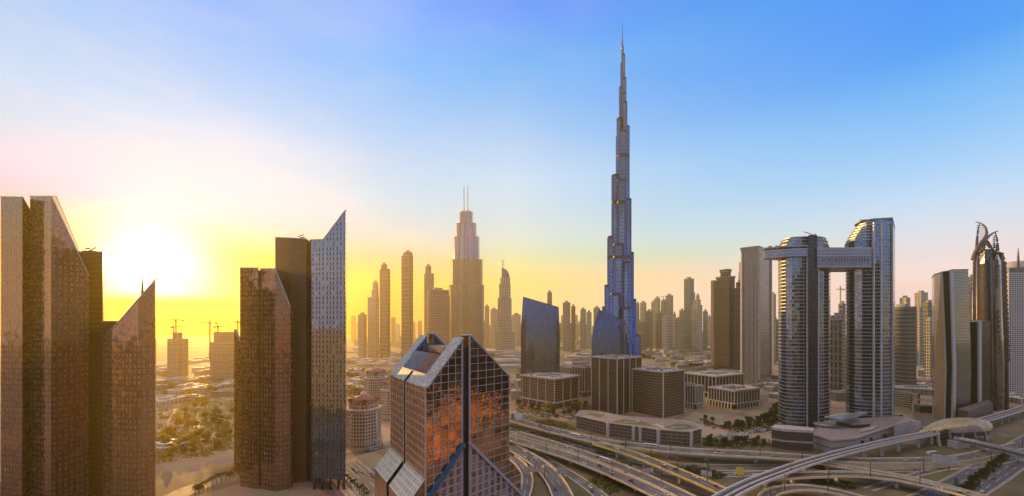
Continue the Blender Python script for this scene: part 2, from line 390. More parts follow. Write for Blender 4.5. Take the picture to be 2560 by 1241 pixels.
# ------------------------------------------------------------------ the two mirror-glass blade towers
def blade_glass(name, tint, wav, wcol, wm_):
    """reflecting glass skin with small paler openable windows set in offset columns"""
    k = NT(name); uv = k.n('ShaderNodeUVMap').outputs[0]; s = k.n('ShaderNodeSeparateXYZ'); k.link(uv, s.inputs[0])
    u = k.m('DIVIDE', s.outputs[0], 3.0); v = k.m('DIVIDE', s.outputs[1], 3.7)
    cu, cv_ = k.m('FLOOR', u), k.m('FLOOR', v)
    cvx = k.n('ShaderNodeCombineXYZ'); k.link(cu, cvx.inputs[0]); k.link(cv_, cvx.inputs[1])
    w = k.n('ShaderNodeTexWhiteNoise', noise_dimensions='3D'); k.link(cvx.outputs[0], w.inputs[0])
    w2 = k.n('ShaderNodeTexWhiteNoise', noise_dimensions='1D'); k.link(cu, w2.inputs[1])
    fu, fv = k.m('FRACT', k.m('ADD', u, k.m('MULTIPLY', w2.outputs[0], .25))), k.m('FRACT', v)
    win = k.m('MULTIPLY', k.m('MULTIPLY', k.m('GREATER_THAN', fu, .34), k.m('LESS_THAN', fu, .74)), k.m('MULTIPLY', k.m('GREATER_THAN', fv, .2), k.m('LESS_THAN', fv, .80)))
    win = k.m('MULTIPLY', win, k.m('GREATER_THAN', w.outputs[0], .12))
    line = k.m('MAXIMUM', k.m('LESS_THAN', k.m('FRACT', k.m('MULTIPLY', u, 2)), .06), k.m('LESS_THAN', fv, .06))
    lite = k.m('GREATER_THAN', w.outputs[0], .993)
    p = k.pos()
    base = k.mix(k.noise(p, .02, 3, .6).outputs[0], tint, tuple(c*.7 for c in tint))
    col = k.mix(win, base, k.mix(lite, wcol, (.5, .53, .6)))
    col = k.mix(line, col, (.06, .05, .05))
    k.setv(k.b.inputs['Base Color'], col)
    k.setv(k.b.inputs['Metallic'], k.m('MULTIPLY_ADD', win, -wm_, .9)); k.setv(k.b.inputs['Roughness'], k.m('MULTIPLY_ADD', win, .28, .06))
    nrm = k.n('ShaderNodeNewGeometry').outputs['Normal']
    wl = k.noise(p, .22, 4, .62).outputs[1]; ws = k.noise(p, .9, 2, .5).outputs[1]
    q = k.vm('ADD', nrm, k.vm('SCALE', k.vm('SUBTRACT', wl, (.5, .5, .5)), sc=wav)); q = k.vm('ADD', q, k.vm('SCALE', k.vm('SUBTRACT', ws, (.5, .5, .5)), sc=wav*.35))
    q = k.vm('ADD', q, k.vm('SCALE', k.vm('SUBTRACT', w.outputs[1], (.5, .5, .5)), sc=.02))
    k.link(k.vm('NORMALIZE', q), k.b.inputs['Normal'])
    MC[name] = k.mat; return k.mat
BLADE = blade_glass('mirror_glass', (.30, .18, .165), .16, (.27, .16, .14), .45)
BLADE2 = blade_glass('blue_mirror_glass', (.25, .30, .40), .05, (.07, .085, .12), .05)
DARKCLAD = facade('dark_cladding', (.10, .05, .03), (.07, .038, .025), 3, 3.7, .06, .5, .35, .3, .01, .0, .3, .5)

def ppoly(spec): return [(px(a, Y), Y, zz_at(py, Y)) for a, Y, py in spec]
def slab_part(name, root, spec, mats, z0=0.0, rim=True):
    q = ppoly(spec); mb = MB(); mb.loft([[(a, b, z0) for a, b, c in q], q], 0, True, 1)
    build(name, mb, mats, root)
    if rim:                                            # thin bright coping round the roof edge
        mb = MB()
        for i in range(len(q)): mb.bar(q[i], q[(i+1) % len(q)], .5, .7)
        build('coping', mb, STEEL, root)

rt = thing('blade_tower', 'tall mirror glass tower beside the low sun, with a needle on its lower blade', 'tower', (px(200, 285), 285, 0), 'mirror glass blade towers')
slab_part('glass_blade', rt, [(2, 272, 492), (56, 267, 493), (75, 280, 527), (76, 315, 527), (8, 322, 492)], [BLADE, DROOF])
slab_part('glass_blade', rt, [(75, 273, 491), (128, 266, 491), (222, 286, 690), (224, 322, 690), (140, 326, 491), (82, 326, 491)], [BLADE, DROOF])
slab_part('core_shaft', rt, [(190, 303, 631), (257, 292, 630), (261, 326, 632), (200, 336, 632)], [DARKCLAD, DROOF])
slab_part('core_shaft', rt, [(254, 290, 804), (301, 288, 804), (303, 326, 804), (256, 330, 804)], [DARKCLAD, DROOF])
slab_part('glass_blade', rt, [(257, 277, 850), (281, 269, 823), (346, 266, 748), (388, 272, 699), (391, 300, 697), (262, 312, 850)], [BLADE, DROOF])
mb = MB(); mb.tube([(px(356, 272), 272, 20), (px(356, 272), 272, zz_at(730, 272)), (px(356, 272), 272, zz_at(691, 272))], [.9, .7, .12], 8); build('needle', mb, DSTEEL, rt)
mb = MB(); yy = 310; zt = zz_at(630, 300)
mb.box((px(225, yy), yy, zt+1.4), (9, 4, 2.2)); mb.bar((px(220, yy), yy, zt+2), (px(240, yy), yy, zt+5.2), .6); mb.bar((px(213, yy), yy, zt+4), (px(225, yy), yy, zt+4.6), .8); build('roof_cradle', mb, DSTEEL, rt)

rt = thing('blade_tower', 'tall mirror glass tower with a sharp blue sail-shaped blade rising over a dark core', 'tower', (px(740, 315), 315, 0), 'mirror glass blade towers')
slab_part('glass_blade', rt, [(585, 342, 824), (612, 338, 880), (615, 365, 880), (590, 368, 824)], [BLADE, DROOF])
slab_part('glass_blade', rt, [(600, 312, 670), (646, 306, 670), (648, 340, 670), (607, 344, 670)], [BLADE, DROOF])
slab_part('glass_blade', rt, [(651, 307, 672), (688, 302, 672), (726, 307, 768), (733, 314, 792), (735, 344, 792), (664, 348, 672)], [BLADE, DROOF])
slab_part('recess', rt, [(645, 314, 676), (652, 314, 676), (656, 338, 676), (648, 338, 676)], [DARKCLAD, DROOF], rim=False)
slab_part('core_shaft', rt, [(688, 324, 594), (724, 318, 595), (766, 320, 598), (779, 330, 612), (781, 352, 612), (694, 356, 593)], [DARKCLAD, DROOF])
slab_part('glass_blade', rt, [(774, 322, 600), (806, 318, 599), (808, 338, 599), (778, 340, 600)], [BLADE2, DROOF])
slab_part('glass_blade', rt, [(779, 306, 638), (863, 300, 526), (866, 326, 528), (790, 334, 640)], [BLADE2, DROOF], z0=9)
for a in (786, 806, 826, 846, 860):
    for q in (306, 324): mb = MB(); mb.tube([(px(a, q), q, 0), (px(a, q), q, 10)], .9, 8); build('stilt', mb, DARKCLAD, rt)
yy = 335
for a, w, h in ((703, 5, 1.6), (716, 3, 1.2), (742, 6, 1.5), (757, 3, 2.4)): mb = MB(); mb.box((px(a, yy), yy, zz_at(594, 324)+h/2), (w, 3, h)); build('roof_unit', mb, DSTEEL, rt)
mb = MB(); mb.bar((px(745, yy), yy, zz_at(592, yy)), (px(760, yy), yy, zz_at(587, yy)), .6); build('roof_cradle', mb, DSTEEL, rt)

# ------------------------------------------------------------------ gabled glass tower in the centre
def dusit():
    O = Vector((px(1063.6, 190), 190, 0)); Rr = Vector((px(1273, 229.4), 229.4, 0)); Ll = Vector((px(976.4, 240.9), 240.9, 0))
    U = Rr-O; V = Ll-O; w = U.length; d = V.length; EZ = zz_at(972.7, 190); s45 = 1.06
    un = U.normalized(); nf = Vector((un.y, -un.x, 0)); vn = V.normalized(); nl = Vector((-vn.y, vn.x, 0))
    if nl.dot(U) > 0: nl = -nl
    def pt(u, v, z, of=0.0, ol=0.0): p = O+U*u+V*v+nf*of+nl*ol; return (p.x, p.y, z)
    rt = thing('gabled_office_tower', 'dark glass tower with twin gables, pale grid and a blue inverted V', 'tower', tuple(O+U*.5+V*.5))
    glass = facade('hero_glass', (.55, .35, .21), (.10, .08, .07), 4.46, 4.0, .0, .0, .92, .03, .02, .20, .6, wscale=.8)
    side = facade('hero_side_glass', (.80, .42, .19), (.55, .30, .16), 2.2, 4.0, .06, .05, .6, .2, .01, .02, .25, wscale=.3)  # orange of the mirrored hazy sky is put into the side tint
    roofm = plain('gable_stone', (.50, .48, .42), .6, var=.35, scale=.7)
    grid = plain('grid_bars', (.40, .35, .36), .5, var=.1)
    dark = plain('recess_dark', (.035, .03, .03), .5)
    a, b, ua, ub = .395, .475, .40, .47
    def gz(u):                                             # roof height across the front
        return EZ+min(u, 1-u if u > .5 else u)*w*s45 if u <= .435 else EZ+(1-u)*w*s45*.80
    def ext(name, prof, v0, v1, mats, m=0, capm=0, root=rt):
        mb = MB(); f = [pt(u, v0, z) for u, z in prof]; k = [pt(u, v1, z) for u, z in prof]
        mb.face(f, [(u*w, z) for u, z in prof], 0); mb.face(list(reversed(k)), [(u*w, z) for u, z in reversed(prof)], 0)
        n = len(prof)
        for i in range(n):
            j = (i+1) % n; (u0, z0), (u1, z1) = prof[i], prof[j]
            mm = 0 if abs(u0-u1) < .002 else 1
            mm = 2 if (abs(u0-u1) < .002 and (u0 <= .001)) else mm
            mb.face([f[j], f[i], k[i], k[j]], [(v0*d, z1), (v0*d, z0), (v1*d, z0), (v1*d, z1)] if mm != 1 else [(u1*w, v0*d), (u0*w, v0*d), (u0*w, v1*d), (u1*w, v1*d)], mm)
        return build(name, mb, mats, root)
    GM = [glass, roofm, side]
    zc = gz(.25)
    # gable slabs front and back, left and right of the notch
    for v0, v1 in ((0, .13), (.87, 1)):
        ext('gable_wall', [(0, 0), (a, 0), (a, gz(a)), (0, EZ)], v0, v1, GM)
        ext('gable_wall', [(b, 0), (1, 0), (1, EZ), (b, gz(b))], v0, v1, GM)
    # body between them, with a flat machine deck; notch down the middle of the left wall
    for v0, v1 in ((.13, .50), (.56, .87)):
        ext('body', [(0, 0), (1, 0), (1, EZ), (.80, gz(.80)), (.25, zc), (0, EZ)], v0, v1, GM)
    ext('recess', [(.015, 0), (.98, 0), (.98, EZ-1), (.80, zc-3), (.25, zc-1), (.015, EZ-1)], .50, .56, [dark, dark, dark])
    ext('recess', [(a, 0), (b, 0), (b, zz_at(868, 208)), (a, zz_at(868, 208))], .03, .13, [dark, dark, dark])
    ext('recess', [(a, 0), (b, 0), (b, zz_at(868, 208)), (a, zz_at(868, 208))], .87, .97, [dark, dark, dark])
    # blue frames inside the gables
    for v in (.135, .865):
        mb = MB()
        for uu in (.14, .26, .36): mb.bar(pt(uu, v, gz(uu)-2.2 if uu < .25 else zc), pt(uu, v, gz(uu)-.6), .9)
        mb.bar(pt(.2, v, gz(.2)), pt(a, v, gz(a)-.6), 1.0); mb.bar(pt(b, v, gz(b)-.6), pt(.85, v, gz(.85)-.4), 1.0); mb.bar(pt(a-.005, v, zc), pt(a-.005, v, gz(a)), .9); mb.bar(pt(b+.005, v, zc), pt(b+.005, v, gz(b)), .9)
        mb.bar(pt(.3, v, zc+3.2), pt(.62, v, zc+3.2), .8)
        build('gable_frame', mb, BLUEM, rt)
    mb = MB(); f = [pt(.34, .3, 0), pt(.6, .3, 0), pt(.6, .7, 0), pt(.34, .7, 0)]; mb.prism(f, zc, zc+3.4); build('plant_room', mb, plain('plant_brown', (.20, .13, .10), .7), rt)
    mb = MB(); f = [pt(.40, .22, 0), pt(.48, .22, 0), pt(.48, .28, 0), pt(.40, .28, 0)]; mb.prism(f, zc, zc+2.4); build('plant_room', mb, CONC, rt)
    # sloping louvre panel let into the left roof slope
    slope = lambda u: gz(u)
    mb = MB(); mb.face([pt(.085, .15, slope(.085)+.25), pt(.085, .85, slope(.085)+.25), pt(.245, .85, slope(.245)+.25), pt(.245, .15, slope(.245)+.25)]); lv = build('louvre_panel', mb, plain('louvre_dark', (.07, .10, .14), .4), rt)
    for i in range(22):
        v = .16+i*.0318; mb = MB(); mb.bar(pt(.088, v, slope(.088)+.6), pt(.243, v, slope(.243)+.6), .55, .5)
        build('louvre_slat', mb, plain('slat_grey', (.24, .28, .33), .4) if i > 9 else plain('slat_rust', (.36, .20, .15), .5), lv)
    # stone copings along the sloping gable edges
    for v0, v1 in ((0, .13), (.87, 1)):
        mb = MB()
        mb.bar(pt(0, (v0+v1)/2, EZ+.4), pt(a, (v0+v1)/2, gz(a)+.4), (v1-v0)*d+.4, .8); build('coping', mb, roofm, rt)
        mb = MB(); mb.bar(pt(1, (v0+v1)/2, EZ+.4), pt(b, (v0+v1)/2, gz(b)+.4), (v1-v0)*d+.4, .8); build('coping', mb, roofm, rt)
    # pale grid on the front, each half a part
    for u0, u1 in ((0, a), (b, 1)):
        mb = MB(); nb = 5
        for i in range(nb+1):
            u = u0+(u1-u0)*i/nb; wd = .9 if (i == 0 and u0 > .2) or (i == nb and u0 < .2) else .42
            u = min(max(u, u0+.004), u1-.004); mb.bar(pt(u, 0, 0, .12), pt(u, 0, gz(u)-.2, .12), .32 if wd < .5 else 1.0, .36)
        z = 1.0
        while z < gz(a):
            ul, ur = u0, u1
            if z > EZ:
                k = (z-EZ)/(w*s45)
                if u0 < .2: ul = max(u0, k)
                else: ur = min(u1, 1-k/.80)
            if ur-ul > .02: mb.bar(pt(ul, 0, z, .10), pt(ur, 0, z, .10), .28, .30)
            z += 4.0
        build('window_grid', mb, grid, rt)
    # finer grid on the left wall
    for v0, v1 in ((0, .50), (.56, 1)):
        mb = MB()
        for i in range(7):
            v = v0+(v1-v0)*i/6; v = min(max(v, v0+.003), v1-.003); mb.bar(pt(0, v, 0, 0, .08), pt(0, v, EZ-.2, 0, .08), .14 if 0 < i < 6 else .45, .2)
        z = 1.0
        while z < EZ:
            mb.bar(pt(0, v0, z, 0, .10), pt(0, v1, z, 0, .10), .22, .2); z += 4.0
        build('window_grid', mb, plain('side_bars', (.70, .46, .30), .45), rt)
    # wider lower storeys with sloped stone shoulders
    sm = 10/w; SZ = zz_at(1200, 190)
    for v0, v1 in ((-.0, .50), (.56, 1)):
        mb = MB(); prof = [(-sm, 0), (0, 0), (0, SZ), (-sm, SZ-10)]
        f = [pt(u, v0+.012, z) for u, z in prof]; k = [pt(u, v1, z) for u, z in prof]
        mb.face(f, [(u*w, z) for u, z in prof], 0); mb.face(list(reversed(k)), None, 0)
        mb.face([f[0], k[0], k[3], f[3]], [(0, 0), (d*.5, 0), (d*.5, SZ-10), (0, SZ-10)], 1); mb.face([f[3], k[3], k[2], f[2]], [(0, 0), (d*.5, 0), (d*.5, 14), (0, 14)], 2)
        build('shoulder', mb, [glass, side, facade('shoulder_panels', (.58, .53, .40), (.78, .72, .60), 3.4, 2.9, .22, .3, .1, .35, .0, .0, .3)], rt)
    mb = MB(); prof = [(1, 0), (1+sm, 0), (1+sm, SZ-14), (1, SZ-4)]
    f = [pt(u, .012, z) for u, z in prof]; k = [pt(u, .98, z) for u, z in prof]
    mb.face(f, [(u*w, z) for u, z in prof], 0); mb.face([f[1], k[1], k[2], f[2]][::-1] and [f[1], k[1], k[2], f[2]], None, 0); mb.face([f[2], k[2], k[3], f[3]], None, 1); mb.face(list(reversed(k)), None, 0)
    build('shoulder', mb, [glass, roofm], rt)
    mb = MB()
    for i in range(3): u = 1+sm*i/2; mb.bar(pt(u, .012, 0, .15), pt(u, .012, SZ-4-10*i/2, .15), .4)
    z = 1.0
    while z < SZ-5: mb.bar(pt(1, .012, z, .15), pt(min(1+sm, 1+sm*(SZ-4-z)/10), .012, z, .15), .35); z += 4
    build('window_grid', mb, grid, rt)
    mb = MB(); mb.bar(pt(-sm/2, .53, 0), pt(-sm/2, .53, SZ-9), 3, 7); build('recess', mb, dark, rt)
    # blue inverted V and the heavier grid below it
    um = (a+b)/2; AZ = zz_at(1108, 207)
    mb = MB(); mb.bar(pt(a+.01, 0, AZ, .9), pt(a-.75, 0, AZ-.75*w*1.0, .9), 2.0, 1.6, up=tuple(nf)); build('inverted_v_beam', mb, BLUEM, rt)
    mb = MB(); mb.bar(pt(b-.01, 0, AZ, .9), pt(b+.75, 0, AZ-.75*w*1.0, .9), 1.4, 1.6, up=tuple(nf)); build('inverted_v_beam', mb, grid, rt)
    for sg, ue in ((-1, a), (1, b)):
        mb = MB(); u = ue+sg*.012; i = 0
        while abs(u-ue) < .62:
            zt = AZ-abs(u-ue)*w-1.2
            if zt > 1 and (u > -sm): mb.bar(pt(u, 0, 0, .35), pt(u, 0, zt, .35), 1.45, .5)
            u += sg*.0785; i += 1
        z = 1.0
        while z < AZ-2:
            ln = min((AZ-z)/w-.02, .62); u2 = ue+sg*ln
            mb.bar(pt(ue, 0, z, .34), pt(max(u2, -sm), 0, z, .34), 1.3, .45); z += 4.0
        build('stone_grid', mb, grid, rt)
    return rt
dusit()

# ------------------------------------------------------------------ tall stepped spire tower
def spire_tower():
    Y0 = 680
    glass = facade('spire_glass', (.05, .12, .34), (.035, .055, .13), 3.8, 5.8, .16, .14, .95, .14, .012, .03, .2, .35, .7)
    bandm = plain('spire_band', (.035, .04, .06), .5, .3)
    rt = thing('spire_skyscraper', 'very tall stepped blue glass skyscraper tapering to a needle spire', 'skyscraper', (px(1555, Y0), Y0, 0))
    cyl = [(1553.5, 1559.5, 118, 0), (1554.5, 1563, 138, -3), (1551, 1560, 160, 3), (1555, 1566, 197, -4), (1547.5, 1558, 219, 6), (1556, 1568.3, 257, -6),
           (1541.5, 1557, 298, 2), (1559, 1574, 318, 4), (1545, 1568, 330, -10), (1539.5, 1554, 344, 10), (1528.5, 1552, 440, 0), (1555, 1578.5, 500, 2), (1543, 1566, 452, -16),
           (1518, 1542, 593, 4), (1562, 1584.5, 633, 6), (1533, 1560, 612, -20), (1553, 1575, 656, -22), (1511, 1534, 714, 8), (1568, 1590.5, 749, 10), (1526, 1552, 735, -26), (1505, 1526, 768, 14),
           (1550, 1578, 770, -28), (1576, 1597, 838, 12)]
    for x0, x1, yt, dy in cyl:
        Y = Y0+dy*.85; r = (x1-x0)/2*Y/FPX; c = (px((x0+x1)/2, Y), Y); zt = zz_at(yt, Y)
        mb = MB(); n = 26
        ring = lambda q, z: [(c[0]+q*cos(2*pi*k/n), c[1]+q*sin(2*pi*k/n), z) for k in range(n)]
        mb.loft([ring(r, 0), ring(r, zt)], 0, True, 1, smooth=True); tier = build('tier', mb, [glass, DROOF], rt)
        mb = MB(); mb.loft([ring(r*1.005, zt-1.2), ring(r*1.005, zt+.8), ring(r*.93, zt+.8)], 0, True, smooth=False); build('parapet', mb, bandm, tier)
        for by0, by1 in ((388, 394), (504, 510), (641, 646), (233, 236)):
            if yt < by0-14:
                mb = MB(); mb.loft([ring(r*1.012, zz_at(by1, Y)), ring(r*1.012, zz_at(by0, Y))], 0, False, smooth=True); build('plant_band', mb, bandm, tier)
    X = px(1556, Y0); q = lambda y: zz_at(y, Y0)
    mb = MB(); mb.tube([(X, Y0, q(125)), (X, Y0, q(112)), (X, Y0, q(100)), (X, Y0, q(99)), (X, Y0, q(58))], [1.9, 1.6, 1.3, .8, .35], 8); build('spire', mb, plain('spire_steel', (.16, .22, .34), .35, .8), rt)
spire_tower()
# podium drum at its foot
FG = facade('warm_glass', (.16, .13, .12), (.40, .31, .25), 3.2, 3.7, .30, .34, .55, .14, .03, .03, .4)
tower('wing_block', 'ribbed low wing block at the right foot of the spire skyscraper', 'building', 700, [('body', 1574, 1585, 1603, 838)], FG)

# ------------------------------------------------------------------ stepped tower with two masts
def stepped_tower():
    Y0 = 1550
    m = facade('stepped_facade', (.10, .11, .13), (.38, .30, .23), 5.2, 4.2, .40, .32, .8, .12, .02, .02, .4, .45)
    m2 = facade('stepped_blue', (.13, .21, .36), (.22, .27, .36), 4, 4.2, .12, .2, .9, .12, .015, .02, .3, .35)
    rt = thing('stepped_twin_mast_tower', 'stepped hotel tower with blue glass crown and two thin masts', 'tower', (px(1166, Y0), Y0+40, 0))
    lv = [('shaft', 1122, 1210.5, 713, m), ('shaft', 1127, 1206.5, 649, m), ('setback', 1133, 1198.7, 592, m2), ('setback', 1139, 1191.3, 558, m2), ('crown', 1147.6, 1182.5, 530, m2)]
    z = 0
    for nm, x0, x1, yt, mt in lv:
        wd = x1-x0; k = lambda f: x0+wd*f; Y = Y0
        # faceted front with projecting bays so the wall reads as vertical ribs
        spec = [(k(0), Y+22), (k(.06), Y+6), (k(.20), Y+2), (k(.21), Y-4), (k(.40), Y-10), (k(.41), Y-4), (k(.56), Y-4), (k(.57), Y-12), (k(.80), Y-6), (k(.81), Y+2), (k(.95), Y+6), (k(1), Y+26), (k(.97), Y+75), (k(.06), Y+75)]
        fp = [(px(a, b), b) for a, b in spec]; zt = zz_at(yt, Y)
        mb = MB(); mb.prism(fp, max(0, z-3), zt, 0, 1); build(nm, mb, [mt, DROOF], rt)
        mb = MB(); f2 = shrink(fp, 1.008); mb.prism(f2, zt-1, zt+2); build('parapet', mb, CONC, rt)
        for a in (.205, .405, .565, .805):
            mb = MB(); mb.box((px(k(a), Y-6), Y-8, (z+zt)/2), (2.4, 3, zt-z)); build('pilaster', mb, plain('pilaster', (.36, .29, .23), .5) if nm == 'shaft' else plain('pilaster_steel', (.16, .20, .27), .35, .5), rt)
        z = zt
    for a in (.1, .9):
        pass
    for ax in (1160, 1169.5):
        mb = MB(); X = px(ax, Y0+12); mb.tube([(X, Y0+12, z), (X, Y0+12, zz_at(500, Y0)), (X, Y0+12, zz_at(464, Y0))], [1.8, 1.5, 1.0], 8); build('mast', mb, DSTEEL, rt)
stepped_tower()

# ------------------------------------------------------------------ curved-crown tower with two masts, far
def curved_tower():
    Y0 = 1750; m = FAR[1]
    rt = thing('curved_crown_tower', 'slim far tower with a quarter-round crown and twin masts', 'tower', (px(1262, Y0), Y0+30, 0))
    z = 0
    for nm, x0, x1, yt in (('podium', 1238, 1287, 832), ('shaft', 1244, 1279, 745), ('shaft', 1247.7, 1276.6, 709), ('shaft', 1250.6, 1275.5, 694)):
        fp = [(px(a, b), b) for a, b in ((x0, Y0+12), (x0+(x1-x0)*.25, Y0), (x0+(x1-x0)*.75, Y0), (x1, Y0+12), (x1, Y0+55), (x0, Y0+55))]
        mb = MB(); mb.prism(fp, max(0, z-2), zz_at(yt, Y0), 0, 1); build(nm, mb, [m, DROOF], rt); z = zz_at(yt, Y0)
    mb = MB(); f = []; n = 10; x0, x1 = px(1254, Y0), px(1274, Y0); zt = zz_at(670, Y0)
    prof = [(x0, z)]+[(x0+(x1-x0)*sin(pi/2*i/n), z+(zt-z)*cos(pi/2*i/n)) for i in range(n+1)]
    a = [(x, Y0+4, q) for x, q in prof]; b = [(x, Y0+40, q) for x, q in prof]
    mb.loft([list(reversed(a)), list(reversed(b))], 0, True, bottom=True); build('crown', mb, FAR[2], rt)
    for ax in (1255.8, 1259.4):
        mb = MB(); X = px(ax, Y0+14); mb.tube([(X, Y0+14, z), (X, Y0+14, zz_at(648, Y0))], [1.4, .9], 6); build('mast', mb, DSTEEL, rt)
curved_tower()

# ------------------------------------------------------------------ two leaf-shaped glass towers
def leaf_tower(label, Y0, left, right, top, fold, depth, nf, tiltx):
    """left/right: lists of (py, px) outline; top: (pyl, pyr)"""
    g = facade('leaf_glass', (.085, .145, .27), (.07, .07, .08), 2.6, 3.8, .14, .06, .95, .05, .012, .022, .3, wscale=.06)
    rt = thing('leaf_tower', label, 'tower', (px((left[0][1]+right[0][1])/2, Y0), Y0+depth*.4, 0), 'pair of leaf-shaped glass towers')
    def ip(t, T): 
        for (a, x), (b, y) in zip(T, T[1:]):
            if a <= t <= b: return x+(y-x)*(t-a)/(b-a)
        return T[-1][1] if t > T[-1][0] else T[0][1]
    rings = []; nr = 12; ncol = 14
    zb = 0
    for r in range(nr+1):
        f = r/nr; row = []
        for i in range(ncol+1):
            u = i/ncol; pyt = top[0]+(top[1]-top[0])*u
            pyb = HOR+CAMZ/Y0*FPX; py = pyb+(pyt-pyb)*f
            xl, xr = ip(py, left), ip(py, right); a = xl+(xr-xl)*u
            yy = Y0+((u-fold)/(fold if u < fold else 1-fold))**2*depth*.10+6*f*f
            row.append((px(a, yy), yy, zz_at(py, Y0)))
        bl, br = row[0], row[-1]
        row += [(br[0]*1.01+2, br[1]+depth*.6, br[2]), (bl[0]*1.01+4, bl[1]+depth*.6, bl[2])]
        rings.append(row)
    mb = MB(); mb.loft(rings, 0, True, 1, smooth=False); build('glass_body', mb, [g, DROOF], rt)
    fm = plain('leaf_fin', (.20, .25, .34), .3, .7)
    for i in range(nf):
        u = (i+.5)/nf; c = min(ncol-1, int(u*ncol)); t = u*ncol-c
        mb = MB()
        P = [Vector(r[c]).lerp(Vector(r[c+1]), t)+Vector((0, -.5, .3 if k == nr else 0)) for k, r in enumerate(rings)]
        for p, q in zip(P, P[1:]): mb.bar(p, q, .5, .8)
        build('fin', mb, fm, rt)
    mb = MB(); top_ = rings[-1]
    for p, q in zip(top_[:ncol+1], top_[1:ncol+1]): mb.bar(Vector(p)+Vector((0, 0, .4)), Vector(q)+Vector((0, 0, .4)), .8, 1.2)
    build('coping', mb, DSTEEL, rt)
leaf_tower('taller leaf-shaped blue glass tower with a slanted top, left of the spire skyscraper', 680, [(742, 1307.5), (822, 1302), (1010, 1302)], [(742, 1396), (770, 1397), (845, 1399.5), (1010, 1399)], (742.5, 769), .45, 42, 20, 0)
leaf_tower('shorter leaf-shaped glass tower with bulging sides at the foot of the spire skyscraper', 622, [(770, 1498), (790, 1491), (822, 1483), (856, 1479), (1000, 1479)], [(800, 1562), (815, 1566), (840, 1571.5), (886, 1573), (1000, 1573)], (774.5, 803), .72, 40, 20, 0)

# ------------------------------------------------------------------ grid-walled tower beside the bridge
def grid_tower():
    rt = thing('grid_wall_tower', 'tall slim tower with a fine pale stone grid and flared flat top', 'tower', (px(1885, 860), 860, 0))
    m1 = facade('stone_grid', (.22, .18, .15), (.58, .45, .35), 2.6, 3.6, .42, .30, .85, .15, .03, .02, .4, .5)
    m2 = facade('stone_floors', (.16, .14, .13), (.48, .38, .30), 5.5, 3.6, .14, .45, .8, .15, .03, .02, .4, .5)
    l, c, r = 850, 845, 880
    def ring(py, x0, xc, x1, dd=0): 
        return [(px(x0, 872), 872, zz_at(py, 850)), (px(xc, 848), 848, zz_at(py, 850)), (px(x1, 905), 905, zz_at(py, 850)), (px(x1-4, 945), 945, zz_at(py, 850)), (px(x0+4, 925), 925, zz_at(py, 850))]
    g = HOR+CAMZ/850*FPX
    rings = [ring(g, 1854, 1897, 1927), ring(652, 1854, 1897, 1927), ring(630, 1853, 1896.5, 1927.5), ring(617, 1851, 1896, 1928)]
    mb = MB(); mb.loft(rings, 0, True, 2, mcol=[0, 1, 0, 1, 0]); build('shaft', mb, [m1, m2, DROOF], rt)
    mb = MB(); t = rings[-1]
    for i in range(5): mb.bar(Vector(t[i])+Vector((0, 0, .6)), Vector(t[(i+1) % 5])+Vector((0, 0, .6)), 1.4, 2.2)
    build('coping', mb, CONC, rt)
    for (x, Y) in ((1853.6, 870), (1897, 847), (1927, 904)):
        mb = MB(); mb.box((px(x, Y), Y-1, zz_at(617, 850)/2), (3.2, 3, zz_at(640, 850))); build('corner_pier', mb, plain('pier_stone', (.60, .47, .38), .6), rt)
    for i in range(9):
        f = (i+.5)/9; a = Vector((px(1854, 872), 872, 0)).lerp(Vector((px(1897, 848), 848, 0)), f)
        mb = MB(); mb.box((a.x, a.y-.6, zz_at(655, 850)/2), (.9, 1.4, zz_at(655, 850))); build('mullion', mb, plain('pier_stone', (.60, .47, .38), .6), rt)
grid_tower()

